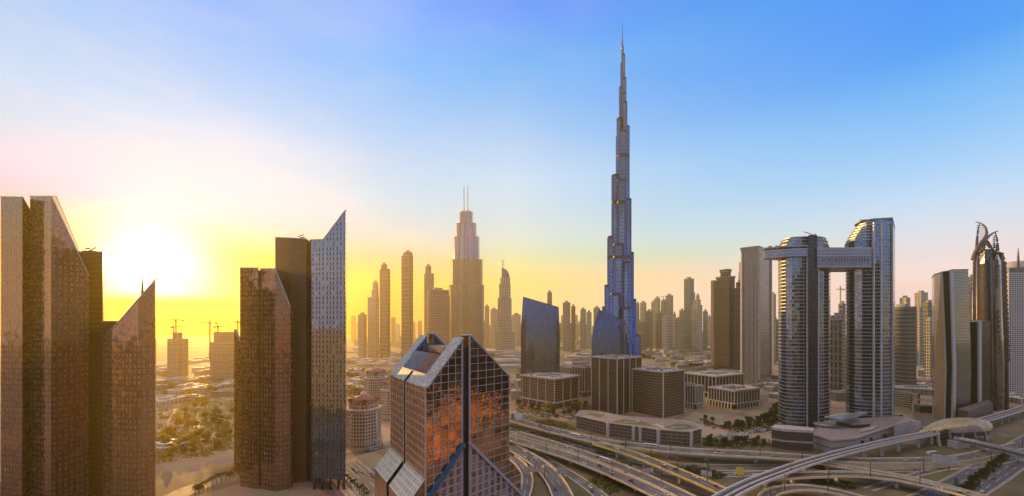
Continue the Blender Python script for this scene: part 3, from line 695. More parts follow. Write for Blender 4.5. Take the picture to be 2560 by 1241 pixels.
# ------------------------------------------------------------------ twin curved towers joined by a sky bridge
def sky_towers():
    m = facade('curved_glass', (.24, .29, .37), (.10, .10, .11), 2.8, 4.5, .10, .0, .95, .07, .03, .05, .45, wscale=.2)
    mr = facade('bridge_glass', (.22, .26, .34), (.34, .36, .42), 4.0, 4.5, .12, .35, .9, .08, .03, .03, .4)
    slabm = plain('balcony_edge', (.46, .42, .41), .35, .25, var=.12)
    dark = facade('dark_spine', (.05, .06, .09), (.035, .04, .055), 3, 4.5, .06, .2, .8, .12, .01, .0, .3)
    finm = plain('white_fin', (.60, .57, .57), .4, .2, var=.1)
    rt = thing('twin_bridge_towers', 'pair of curved glass towers joined high up by a long flat sky bridge', 'tower', (px(2090, 520), 520, 0))
    gz = 500
    def arc(spec): return [(px(a, b), b) for a, b in spec]
    L1 = arc([(1946, 532), (1948, 520), (1954, 511), (1965, 504), (1980, 500), (2000, 498), (2021, 497), (2021, 560), (1975, 562), (1953, 552)])
    L2 = arc([(2043, 497), (2060, 500), (2072, 507), (2076, 520), (2076, 545), (2066, 562), (2043, 562)])
    SP = arc([(2021, 491), (2043, 491), (2043, 560), (2021, 560)])
    RA = arc([(2114, 540), (2116, 526), (2123, 513), (2136, 504), (2155, 499), (2184, 496), (2186, 560), (2140, 564), (2120, 556)])
    RB = arc([(2184, 495), (2203, 493), (2231, 498), (2238, 545), (2224, 566), (2186, 562)])
    def shaft(nm, fp, yt, mat, sl=True, z0=0, name2='balcony_slab', step=4.5, sc=1.022):
        zt = zz_at(yt, gz); mb = MB(); mb.prism(fp, z0, zt, 0, 1); sh = build(nm, mb, [mat, DROOF], rt)
        if sl:
            z = z0+step; proto = None
            f2 = shrink(fp, sc)
            while z < zt:
                if proto is None:
                    mb = MB(); mb.prism(f2, z-.55, z+.45, bottom=True); proto = build(name2, mb, slabm, rt)
                else:
                    o = proto.copy(); C.objects.link(o); o.location = (0, 0, z-(z0+step))
                z += step
        return sh
    shaft('curved_shaft', L1, 612, m); shaft('curved_shaft', L2, 612, m)
    shaft('spine', SP, 592, dark, False)
    # crown floors of the lower tower
    for i, (yt, k) in enumerate(((610, .96), (601, .9), (594, .82))):
        for fp in (L1, L2):
            mb = MB(); f = [(p[0]+(px(2021, 500)-p[0])*(1-k) if p[0] < px(2021, 500) else p[0]-(p[0]-px(2043, 500))*(1-k), p[1]) for p in fp]
            mb.prism(f, zz_at(613, gz), zz_at(yt, gz)); build('crown_storey', mb, m, rt)
            mb = MB(); mb.prism(shrink(f, 1.05), zz_at(yt, gz)-.4, zz_at(yt, gz)+.7, bottom=True); build('crown_rim', mb, slabm, rt)
    shaft('curved_shaft', RA, 616, m); shaft('curved_shaft', RB, 553, m, True, name2='floor_band', sc=1.004)
    # terraces stepping back up the taller tower
    n = 7
    for i in range(n):
        f = i/(n-1); yt = 608-(608-557)*((i+1)/n); x0 = 2112+26*f**1.3
        fp = arc([(x0, 540-6*f), (x0+2, 524), (x0+10, 511), (x0+24, 503), (2166, 498), (2184, 496), (2186, 560), (2150, 564), (x0+8, 556)])
        zt = zz_at(yt, gz); mb = MB(); mb.prism(fp, zz_at(616, gz), zt, 0, 1); build('terrace_storey', mb, [m, DROOF], rt)
        mb = MB(); mb.prism(shrink(fp, 1.04), zt-.6, zt+.6, bottom=True); build('terrace_slab', mb, slabm, rt)
    mb = MB(); mb.prism(arc([(2136, 520), (2150, 505), (2184, 494), (2232, 496), (2238, 545), (2186, 562), (2144, 552)]), zz_at(553.5, gz), [zz_at(y, gz) for y in (551, 550, 549.5, 546, 547, 549.5, 551)]); build('roof', mb, DROOF, rt)
    for x in (2184, 2202.5, 2230.5):
        mb = MB(); Y = 493 if x < 2230 else 497; mb.box((px(x, Y), Y, zz_at(560, gz)/2), (1.5 if x < 2230 else .8, 2.0, zz_at(560, gz))); build('fin', mb, finm, rt)
    for x in (2018.5, 2045): 
        mb = MB(); mb.box((px(x, 494), 494, zz_at(620, gz)/2), (1.1, 2.0, zz_at(620, gz))); build('fin', mb, finm, rt)
    # bridge: three stacked decks
    bf = arc([(1903, 520), (1912, 508), (1960, 497), (2044, 489), (2178, 488), (2181, 515), (2044, 535), (1960, 530)])
    left = arc([(1905, 519), (1913, 508), (1960, 497), (2021, 492), (2021, 530), (1960, 530)])
    mid = arc([(2043, 489.5), (2178, 488.5), (2181, 530), (2043, 535)])
    for nm, fp, y0, y1 in (('bridge_deck', left, 642, 626), ('bridge_deck', mid, 671, 628), ('bridge_arm', arc([(2150, 492), (2168, 489), (2168, 500), (2150, 500)]), 634, 627)):
        mb = MB(); mb.prism(fp, zz_at(y0, gz), zz_at(y1, gz), 0, 0, True); build(nm, mb, mr, rt)
    for fp, ys in ((left, (642, 634, 626, 618)), (mid, (671, 661, 644, 636, 628, 625))):
        for y in ys:
            mb = MB(); mb.prism(shrink(fp, 1.012), zz_at(y, gz)-.5, zz_at(y, gz)+.9, bottom=True); build('bridge_slab', mb, slabm, rt)
    for i in range(18):
        x = 2050+i*7.2; mb = MB(); mb.box((px(x, 487.5), 487.5, zz_at(653, gz)), (.5, 1.2, 8)); build('bridge_mullion', mb, slabm, rt)
    for x, y in ((1925, 617), (1942, 616), (1951, 617), (2060, 622), (2086, 622), (2110, 621), (2090, 622)):
        mb = MB(); mb.box((px(x, 505), 505, zz_at(y, gz)), (3, 3, 3.2)); build('roof_unit', mb, CONC, rt)
    mb = MB(); mb.bar((px(2010, 520), 520, zz_at(580, 520)), (px(2040, 520), 520, zz_at(590, 520)), .7); mb.bar((px(2038, 520), 520, zz_at(594, 520)), (px(2038, 520), 520, zz_at(585, 520)), 1.4); build('roof_crane', mb, DSTEEL, rt)
    mb = MB(); mb.bar((px(2150, 510), 510, zz_at(551, 510)), (px(2228, 505), 505, zz_at(545, 505)), .7); build('roof_crane', mb, DSTEEL, rt)
sky_towers()

# ------------------------------------------------------------------ folded tower on the right
def folded_tower():
    gold = facade('sandstone_panels', (.62, .40, .22), (.52, .33, .19), 1.8, 2.4, .10, .10, .15, .35, .012, .0, .18, .5)
    teal = facade('grey_green_glass', (.16, .18, .18), (.10, .11, .11), 3, 3.9, .05, .14, .85, .12, .012, .03, .25, wscale=.05)
    darkg = facade('fold_dark_glass', (.05, .05, .05), (.03, .03, .03), 3, 3.9, .05, .1, .8, .12, .01, .0, .3)
    rt = thing('folded_tower', 'folded slab tower with sandy left wall, white edge bands and grey green glass', 'tower', (px(2385, 530), 530, 0))
    def ring(py, xs, kk=0, top=False):
        Y = (560, 532, 528, 523, 520, 540, 590, 600)
        pys = py if isinstance(py, tuple) else (py,)*8
        return [(px(x, y), y, zz_at(p, 525)) for x, y, p in zip(xs, Y, pys)]
    b = HOR+CAMZ/525*FPX
    r0 = ring(b, (2333, 2361, 2364, 2377, 2388, 2425, 2400, 2330)); r1 = ring(917, (2336, 2364.5, 2367, 2380, 2389.5, 2428, 2405, 2330)); r2 = ring((679, 681, 680, 679, 677, 671, 671, 679), (2335.6, 2352, 2357.5, 2373, 2381, 2420.5, 2398, 2330))
    mb = MB(); mb.loft([r0, r1, r2], 0, True, 3, mcol=[0, 2, 1, 2, 4, 4, 1, 1])
    build('shaft', mb, [gold, darkg, plain('fold_white', (.62, .56, .52), .5, var=.1), DROOF, teal], rt)
    for k in (1, 3):
        for A, B_ in ((r0, r1), (r1, r2)):
            p = Vector(A[k]).lerp(Vector(A[k+1]), .5)+Vector((0, -.8, 0)); q = Vector(B_[k]).lerp(Vector(B_[k+1]), .5)+Vector((0, -.8, 0))
            mb = MB(); mb.bar(p, q, 3.4, 1.4); build('edge_band', mb, plain('fold_white', (.62, .56, .52), .5, var=.1), rt)
    mb = MB()
    for i in range(8): mb.bar(Vector(r2[i])+Vector((0, 0, .4)), Vector(r2[(i+1) % 8])+Vector((0, 0, .4)), .8, 1.4)
    build('coping', mb, CONC, rt)
folded_tower()

# ------------------------------------------------------------------ ornate dark tower with a clawed crown
def claw_tower():
    Y0 = 590; c = (px(2472, 620), 620)
    g = facade('ornate_glass', (.12, .12, .17), (.06, .05, .06), 3.0, 3.8, .12, .14, .9, .1, .03, .03, .4)
    st = plain('ornate_metal', (.24, .17, .15), .35, .6); lat = plain('claw_metal', (.20, .13, .12), .4, .5)
    rt = thing('claw_crown_tower', 'dark ornate tower whose crown closes like curved claws', 'tower', (c[0], c[1], 0))
    def ring(x0, x1, py):
        m = (x0+x1)/2; h = (x1-x0)/2; out = []
        for k in range(12):
            a = 2*pi*(k+.5)/12-pi/2; Y = 620+34*sin(a); out.append((px(m+h*cos(a)/cos(pi/12), Y), Y, zz_at(py, Y0)))
        return out
    b = HOR+CAMZ/Y0*FPX
    mb = MB(); mb.loft([ring(2429, 2520, b), ring(2430, 2519, 900), ring(2432, 2514, 800), ring(2433, 2510, 660)], 0, True, 1); build('shaft', mb, [g, DROOF], rt)
    mb = MB(); mb.loft([ring(2436, 2506, 661), ring(2438, 2503, 636), ring(2440, 2500, 628), ring(2444, 2496, 624)], 0, True, 1); build('crown_drum', mb, [g, st], rt)
    for xb, xt in ((2432, 2436), (2444, 2446), (2480, 2478), (2490, 2489), (2517, 2507)):
        mb = MB(); pts = [(px(xb, 586), 586, 0), (px(xb, 586), 586, zz_at(900, 586)), (px((xb+xt)/2, 586), 586, zz_at(800, 586)), (px(xt, 586), 586, zz_at(650, 586)), (px(xt, 590), 590, zz_at(632, 586))]
        mb.tube(pts, [2.2, 2.0, 1.8, 1.6, 1.4], 8); build('pilaster', mb, st, rt)
    proto = None
    for xs, y0, y1, n in (((2434, 2431.5), 655, 720, 7), ((2490, 2490), 655, 715, 6), ((2510, 2519), 660, 900, 22), ((2492, 2497), 780, 880, 9)):
        for i in range(n):
            f = i/max(1, n-1); X = px(xs[0]+(xs[1]-xs[0])*f, 584); z = zz_at(y0+(y1-y0)*f, 584)
            if proto is None:
                mb = MB(); mb.tube([(X+2.6*cos(a*pi/5), 582.5+1.2*cos(a*pi/5), z+2.8*sin(a*pi/5)) for a in range(11)], .75, 6); proto = build('ring_ornament', mb, st, rt); p0 = Vector((X, 0, z))
            else:
                o = proto.copy(); C.objects.link(o); o.location = (X-p0.x, 0, z-p0.z)
    def horn(pts, w, nm='claw', Y=592, dy=0):
        mb = MB(); P = spline([(px(a, Y+d), Y+d, zz_at(p, Y)) for a, p, d in pts], 4)
        n = len(P); mb.tube([tuple(p) for p in P], [max(.35, w*(1-.75*i/(n-1))) for i in range(n)], 8); build(nm, mb, lat, rt)
    horn([(2434, 650, 0), (2438, 634, 0), (2455, 606, -4), (2466, 590, -4), (2464, 570, 0), (2453, 556, 8), (2440, 549, 16)], 3.0)
    horn([(2508, 650, 0), (2500, 634, 0), (2484, 630, -6), (2472, 608, -6), (2463, 598, -4)], 2.6)
    horn([(2450, 634, -6), (2458, 622, -6), (2462, 606, -6), (2472, 592, -2), (2484, 580, 6), (2495, 572.5, 14)], 2.6)
    horn([(2441, 625, 4), (2443, 590, 6), (2446, 565, 10), (2450, 549, 16)], 1.9, 'claw_post')
    horn([(2494, 626, 4), (2493, 600, 6), (2490, 585, 10), (2488, 574, 14)], 1.9, 'claw_post')
    horn([(2486, 620, 4), (2485, 600, 6), (2486, 585, 10)], 1.2, 'claw_post')
    for i in range(12):
        py = 620-i*5.2; mb = MB(); xr = 2452+(2464-2452)*sin(pi*i/14)
        mb.bar((px(2442.5, 596), 596, zz_at(py, 592)), (px(xr-3, 600), 600, zz_at(py-1, 592)), .7); build('claw_rung', mb, lat, rt)
    for i in range(8):
        py = 622-i*5; mb = MB(); mb.bar((px(2478+i*.5, 600), 600, zz_at(py, 592)), (px(2492.5, 596), 596, zz_at(py, 592)), .7); build('claw_rung', mb, lat, rt)
    mb = MB(); mb.bar((px(2461, 588), 588, zz_at(604, 592)), (px(2450, 588), 588, zz_at(622, 592)), 2.4); mb.bar((px(2463, 588), 588, zz_at(604, 592)), (px(2476, 588), 588, zz_at(622, 592)), 2.4); build('claw_arch', mb, plain('gilt', (.50, .32, .14), .6, .3), rt)
    # lower annexe
    q = quad(2424, 2449, 2476, 570, 1.1); mb = MB(); mb.prism(q, 0, zz_at(803, 570), 0, 1); build('annexe', mb, [facade('annexe_glass', (.10, .11, .12), (.06, .06, .06), 3, 3.8, .05, .12, .85, .12, .01, .02, .3), DROOF], rt)
    mb = MB(); mb.box((px(2447, 569), 568.2, zz_at(803, 570)/2), (4.5, 2, zz_at(803, 570)+2)); build('edge_band', mb, plain('fold_white', (.62, .56, .52), .5, var=.1), rt)
    mb = MB(); mb.bar((px(2424, 572), 572, zz_at(803, 570)), (px(2449, 568), 568, zz_at(803, 570)), 3, 3); build('edge_band', mb, plain('fold_white', (.62, .56, .52), .5, var=.1), rt)
claw_tower()

# ------------------------------------------------------------------ white hotel at the right edge
WIN = facade('punched_windows', (.10, .08, .08), (.66, .56, .52), 3.4, 3.5, .45, .45, .5, .15, .02, .0, .3, .6)
rt = thing('white_hotel', 'big pale hotel slab with rows of small windows and a round drum on its roof', 'hotel', (px(2560, 740), 740, 0))
fp = [(px(2506, 745), 745), (px(2522, 714), 714), (px(2640, 700), 700), (px(2650, 760), 760), (px(2520, 790), 790)]
mb = MB(); mb.prism(fp, 0, zz_at(683, 714), 0, 1); build('body', mb, [WIN, DROOF], rt)
fp2 = [(px(2509, 742), 742), (px(2523, 716), 716), (px(2640, 702), 702), (px(2640, 756), 756), (px(2520, 780), 780)]
mb = MB(); mb.prism(fp2, zz_at(684, 714), zz_at(669, 714)); build('attic', mb, facade('attic_brown', (.10, .07, .06), (.34, .24, .20), 3.4, 12, .5, .2, .4, .2), rt)
mb = MB(); f3 = shrink(fp2, 1.02); mb.prism(f3, zz_at(683, 714)-1, zz_at(683, 714)+.8); build('cornice', mb, WCONC, rt)
mb = MB(); mb.lathe((px(2546, 745), 745), [(21, zz_at(670, 714)), (21, zz_at(649, 714)), (19.5, zz_at(649, 714)), (19.5, zz_at(652, 714))], 28); build('drum', mb, WCONC, rt)
mb = MB(); mb.tube([(px(2545.5, 726), 726, zz_at(668, 714)), (px(2545.5, 726), 726, zz_at(640, 714)), (px(2545.5, 726), 726, zz_at(616, 714))], [1.9, 1.5, .25], 8); build('needle', mb, plain('needle_brown', (.30, .16, .12), .5), rt)

# ------------------------------------------------------------------ towers under construction with hoists, right of the spire
SITE = facade('site_concrete', (.03, .03, .035), (.13, .10, .10), 4.2, 7.6, .28, .34, .5, .3, .03, .0, .5, .7)
SITE2 = facade('site_orange', (.14, .09, .07), (.42, .26, .19), 2.6, 3.8, .35, .40, .3, .3, .03, .0, .5, .6)
rt = tower('unfinished_tower', 'dark unfinished concrete tower with a broad collar, tallest of its group', 'tower', 1150, [('shaft', 1791, 1822, 1837, 692), ('collar', 1789, 1822, 1839, 690), ('crown', 1801, 1818, 1827, 678), ('crown', 1799, 1818, 1829, 673)], SITE, 'unfinished dark towers', plant=False, bands=5.6, bandm=plain('site_slab', (.17, .135, .13), .8))
rt2 = tower('unfinished_tower', 'narrow orange lit unfinished tower standing left of the dark collared one', 'tower', 1165, [('shaft', 1777, 1784, 1793, 702)], SITE2, 'unfinished dark towers', plant=False, bands=5.6, bandm=plain('site_slab_warm', (.50, .34, .24), .8))
rt3 = tower('unfinished_tower', 'dark unfinished tower squeezed between the collared one and the stone grid tower', 'tower', 1130, [('shaft', 1834, 1848, 1862, 720), ('crown', 1840, 1850, 1858, 706)], SITE, 'unfinished dark towers', bands=5.6, bandm=plain('site_slab', (.17, .135, .13), .8))
tower('slender_tower', 'slender sunlit tower peeping out behind the stone grid tower', 'tower', 1500, [('shaft', 1846, 1850, 1860, 682), ('crown', 1848, 1851, 1857, 656)], FAR[1], plant=False)

# ------------------------------------------------------------------ the far towers
T = lambda lab, Y, lv, f, **k: tower(k.pop('name', 'far_tower'), lab, 'tower', Y, [(('shaft', 'setback', 'crown')[min(i, 2)], *l) for i, l in enumerate(lv)], FAR[f], k.pop('group', None), **k)
T('low hazy block at the sunward end of the far tower row', 1500, [(895, 908, 917, 787)], 0, ka=.8)
T('far stepped tower with a round opening in its crown', 1520, [(919, 938, 948, 743), (929, 940, 947, 724), (932, 941, 946, 706)], 1)
T('far tower with a square notched head beside the opening-crowned tower', 1450, [(949, 968, 976, 688), (949, 967, 975.6, 672), (953, 963, 968, 661)], 3)
T('tall plain far tower standing alone left of the twin-mast tower', 1400, [(1002, 1024, 1036, 880), (1003.4, 1022, 1033, 638), (1008, 1022, 1031, 630)], 3)
T('far tower with an open frame crown behind the broad brown block', 1500, [(1060.5, 1075, 1085, 684), (1063.5, 1071, 1078, 665)], 0)
BR = facade('broad_block', (.12, .09, .07), (.46, .30, .20), 3.4, 3.6, .30, .35, .4, .2)
tower('broad_block', 'broad brown apartment block with slanted cornice in front of the twin-mast tower', 'building', 1180, [('body', 1065, 1073, 1124, 738), ('attic', 1067, 1074, 1122, 724)], BR, ka=2.5, bands=7.2, bandm=plain('block_slab', (.50, .33, .22), .7))
FT = [('small far tower between the twin-mast and curved-crown towers', 2300, (1212, 1218, 1223, 766), 0), ('stubby far tower left of the curved-crown tower', 2250, (1226, 1236, 1244, 774), 1), ('pale far block right of the curved-crown tower', 2500, (1280, 1292, 1302, 787), 1),
      ('lone far tower flaring towards its flat top', 1900, (1368, 1373, 1380, 731), 3), ('far slab right of the taller leaf tower', 1950, (1407, 1420, 1426, 757), 0), ('narrow far tower touching the slab right of the taller leaf tower', 2000, (1428, 1433, 1438.5, 766), 1),
      ('round-shouldered far tower midway between the two leaf towers', 2100, (1451, 1459, 1465, 774), 0), ('far tower just left of the shorter leaf tower', 2150, (1466, 1473, 1479, 781), 1), ('pale far tower showing above the shorter leaf tower', 2300, (1484, 1494, 1500, 770), 2),
      ('dark slim far tower touching the right side of the spire skyscraper', 2100, (1590, 1594, 1598.5, 759), 2), ('pale wide far tower just right of the spire skyscraper', 2400, (1600, 1609, 1616, 757), 1), ('lower pale block in front of the wide far tower', 2000, (1593, 1606, 1617, 806), 1),
      ('far tower at the left of the dense cluster', 2100, (1614, 1624, 1632, 778), 2), ('square-headed tower within the dense far cluster', 2300, (1636, 1644, 1650.5, 746), 3), ('far tower stepping up behind the left of the cluster', 2350, (1628, 1634, 1639, 756), 1),
      ('far tower with a site crane in the cluster', 2250, (1652, 1660, 1667, 752), 3), ('tallest far tower of the dense cluster', 2300, (1664, 1675, 1683, 739), 0), ('dark panelled tower in the middle of the cluster', 1950, (1639, 1648, 1657, 783), 2),
      ('broad pale tower standing foremost in the cluster', 1800, (1655, 1668, 1682, 791), 1), ('short bright tower right of the dense cluster', 2100, (1682, 1686, 1690, 785), 1), ('low twin-topped tower right of the cluster', 1800, (1688, 1700, 1711, 797), 0),
      ('tall flat-topped far tower right of the dense cluster', 1900, (1710, 1725, 1735, 697), 0), ('grey far tower right of the stepped yellow-edged one', 1950, (1757, 1763, 1769.5, 779), 2),
      ('hazy block behind the tall flat-topped far tower', 2600, (1698, 1704, 1712, 776), 1), ('far low tower left of the unfinished towers', 2400, (1768, 1773, 1778, 792), 1),
      ('far tower between the stone grid tower and the bridge towers', 1300, (1924, 1934, 1940, 736), 3), ('dim tower low behind the bridge towers left gap', 1400, (1927, 1936, 1948, 800), 2),
      ('brown tower with a site crane seen under the sky bridge', 1000, (2096, 2106, 2116, 760), 3), ('pale ribbed block seen under the sky bridge', 800, (2073, 2090, 2118, 790), 1), ('dark glass block low under the sky bridge', 760, (2074, 2094, 2104, 800), 2),
      ('white far tower above the banded dark block', 1300, (2249, 2266, 2276, 745), 1), ('dark far tower with a flat cap behind the folded tower', 1500, (2286, 2303, 2320, 732), 2), ('slim sunlit white tower left of the folded tower', 1100, (2292, 2298, 2305, 772), 1),
      ('cream tower touching the folded tower', 1000, (2307, 2320, 2338, 757), 1), ('grey tower low beside the folded tower', 950, (2312, 2326, 2338, 800), 0), ('teal sliver tower between the banded block and the slim white tower', 1200, (2282, 2290, 2295, 773), 2),
      ('dark hazy tower behind the claw-crowned tower', 1200, (2420, 2428, 2436, 692), 2), ('brown tower top between claw tower and pale hotel', 1000, (2500, 2510, 2520, 662), 3)]
for i, (lab, Y, (a, b, c_, d_), f) in enumerate(FT): T(lab, Y, [(a, b, c_, d_)], (f, (0, 1, 4, 2, 5, 3)[i % 6])[i % 2])
T('stepped far tower with a yellow lit edge and pointed cap', 1850, [(1729, 1744, 1756, 763), (1733, 1745, 1752, 750), (1740, 1745, 1749, 739)], 1)
T('pale shoulder tower leaning on the tall flat-topped one', 1920, [(1726, 1733, 1738, 732)], 1)
BAND = facade('banded_dark', (.09, .09, .10), (.26, .22, .21), 30, 3.8, .0, .40, .7, .15, .01, .0, .3, .5)
tower('banded_block', 'dark office block with horizontal bands right of the bridge towers', 'office block', 760, [('body', 2222, 2270, 2291, 768)], BAND, bands=7.6, bandm=plain('band_pale', (.40, .34, .31), .6))
FAR_RND = random.Random(5)
PROTO = []
# filler skyline: many small hazy blocks along the horizon, all alike
for i in range(110):
    x = FAR_RND.choice([FAR_RND.uniform(1180, 1310), FAR_RND.uniform(1395, 1500), FAR_RND.uniform(1580, 1790), FAR_RND.uniform(1580, 1790), FAR_RND.uniform(2230, 2340), FAR_RND.uniform(880, 1060)])
    Y = FAR_RND.uniform(2600, 4200); w = FAR_RND.uniform(5, 12); h = FAR_RND.uniform(4, 34)
    q = quad(x-w*.6, x, x+w*.5, Y); zt = zz_at(HOR-h*FAR_RND.random()+2, Y); c = centre(q)
    mb = MB(); mb.prism(q, 0, zt, 0, 1); mb.prism(shrink(q, .5), zt-1, zt+FAR_RND.uniform(2, 9), 0, 1)
    tag(build('skyline_block', mb, [FAR[i % 6], DROOF]), 'small hazy block on the far skyline', 'building', 'hazy skyline blocks')

# ------------------------------------------------------------------ unfinished towers and cranes in the glow
def tower_crane(label, x, Y, ybase, ytop, jl, jr, jy):
    rt = thing('tower_crane', label, 'crane', (px(x, Y), Y, 0), 'tower cranes over the unfinished towers')
    X = px(x, Y); k = Y/FPX; zb = zz_at(ybase, Y); zt = zz_at(ytop, Y); zj = zz_at(jy, Y)
    mb = MB(); s = .9
    for a in (-s, s):
        for b in (-s, s): mb.bar((X+a, Y+b, zb), (X+a, Y+b, zt), .45)
    z = zb; i = 0
    while z < zt-3: mb.bar((X-s, Y-s, z), (X+s, Y-s, z+3), .35); mb.bar((X+s, Y-s, z), (X-s, Y-s, z+3), .3); z += 3
    build('mast', mb, DSTEEL, rt)
    mb = MB(); mb.bar((px(jl, Y), Y, zj), (px(jr, Y), Y, zj), .8); mb.bar((px(jl, Y), Y, zj+.4), (X, Y, zj+2.4), .5); mb.bar((px(jr, Y), Y, zj+.4), (X, Y, zj+2.4), .5)
    n = 10
    for i in range(n): xa = px(jl+(jr-jl)*i/n, Y); xb = px(jl+(jr-jl)*(i+1)/n, Y); mb.bar((xa, Y, zj), (xb, Y, zj+1.4), .3)
    build('jib', mb, DSTEEL, rt)
    mb = MB(); cw = jr if abs(jr-x) < abs(jl-x) else jl; mb.box((px(cw, Y), Y, zj-1.2), (3.2, 2, 2.6)); build('counterweight', mb, DSTEEL, rt)
    mb = MB(); mb.box((X, Y-1.4, zj-1.5), (2.2, 2.2, 2.4)); build('cab', mb, DSTEEL, rt)
rt = tower('unfinished_tower', 'unfinished tower rising out of the golden haze with a narrower top block', 'tower', 900, [('shaft', 418, 446, 471, 849), ('crown', 432, 447, 456, 833)], SITE2, 'towers lost in the golden haze', plant=False, ka=.45, bands=5.2, bandm=plain('site_slab_warm', (.50, .34, .24), .8))
rt = tower('unfinished_tower', 'broad unfinished tower in the golden haze beside the sail-bladed tower', 'tower', 900, [('shaft', 525, 560, 600, 858), ('crown', 534, 562, 596, 832)], SITE2, 'towers lost in the golden haze', plant=False, ka=.45, bands=5.2, bandm=plain('site_slab_warm', (.50, .34, .24), .8))
tower_crane('crane with a long level jib on top of the narrow-topped hazy tower', 440, 915, 833, 797, 396, 458, 801)
tower_crane('short crane standing lower on the narrow-topped hazy tower', 434, 905, 849, 815, 428, 457, 818)
tower_crane('tall crane standing free left of the broad hazy tower', 525, 890, 900, 800, 500, 541, 808)
tower_crane('small crane on the roof of the broad hazy tower', 545, 920, 832, 812, 536, 562, 817)
tower_crane('crane close to the edge of the sail-bladed tower', 594, 920, 832, 800, 580, 600, 806)
tower_crane('site crane on the far tower cluster', 1658, 2260, 755, 740, 1648, 1668, 742)
tower_crane('site crane on the brown tower under the sky bridge', 2101, 1000, 760, 715, 2090, 2110, 724)

# ------------------------------------------------------------------ roads and flyovers
ASPH = plain('asphalt', (.115, .09, .075), .5, var=.3, scale=.08, spec=.6)
ASPH2 = plain('asphalt_worn', (.13, .105, .095), .6, var=.3, scale=.06, spec=.5)
PARA = plain('sun_gold_concrete', (.88, .65, .38), .34, var=.15, scale=.2, spec=.8)  # glow of the low sun on the edges is put into this gold colour
LINE = plain('road_paint', (.75, .72, .66), .5, var=.1)
GRASS = plain('lawn', (.10, .125, .025), .9, var=.35, scale=.08, col2=(.14, .11, .04))
SOIL = plain('interchange_soil', (.15, .11, .06), .9, var=.35, scale=.05, col2=(.085, .08, .03))

def structure(name, mb, m, lab): return tag(build(name, mb, m), lab, None, None, 'structure')
mb = MB(); mb.face([G(1262, 1036), G(1262, 1300), G(2750, 1300), G(2750, 1060), G(2400, 1110), G(1900, 1110)][::1], None)
for i, v in enumerate(mb.v): mb.v[i] = (v[0], v[1], .05)
structure('interchange_ground', mb, SOIL, 'bare brown ground lying under the flyovers')
def lawn(pts, z=.10):
    mb = MB(); q = [G(a, b) for a, b in pts]; mb.face([(x, y, z) for x, y, _ in q])
    structure('lawn', mb, GRASS, 'green lawn patch between the ramps')
lawn([(1466, 1195), (1640, 1200), (1560, 1160), (1500, 1160)]); lawn([(2050, 1195), (2140, 1215), (2120, 1222), (2040, 1206)]); lawn([(2300, 1190), (2440, 1165), (2500, 1163), (2440, 1215), (2380, 1215)])
lawn([(1360, 1066), (1440, 1080), (1420, 1062), (1385, 1055)]); lawn([(1770, 1108), (1850, 1118), (1880, 1108), (1800, 1098)]); lawn([(1455, 1220), (1520, 1232), (1540, 1215), (1470, 1200)]); lawn([(1700, 1180), (1780, 1205), (1815, 1190), (1740, 1170)])

def at_grade(lab, pts, w, lanes=3, z=.16, mat=None, step=12):
    P = spline([Vector(G(a, b)) for a, b in pts], step)
    for p in P: p.z = z
    mb = MB(); sweep(mb, P, [(-w/2, 0), (w/2, 0)], closed=False); o = structure('road', mb, mat or ASPH, lab)
    mb = MB()
    for e in (-w/2+.8, w/2-.8):
        sweep(mb, [p+Vector((0, 0, .012)) for p in P], [(e-.16, 0), (e+.16, 0)], closed=False)
    for i in range(1, lanes):
        e = -w/2+w*i/lanes; sweep(mb, [p+Vector((0, 0, .012)) for p in P], [(e-.14, 0), (e+.14, 0)], closed=False, skip=lambda d: int(d/step) % 2)
    tag(build('lane_marking', mb, LINE), 'white lane lines painted on the ' + lab, None, None, 'structure')
    for e in (-w/2-.3, w/2+.3):
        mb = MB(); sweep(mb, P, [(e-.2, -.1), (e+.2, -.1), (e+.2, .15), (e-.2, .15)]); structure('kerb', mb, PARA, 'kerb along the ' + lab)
    return P
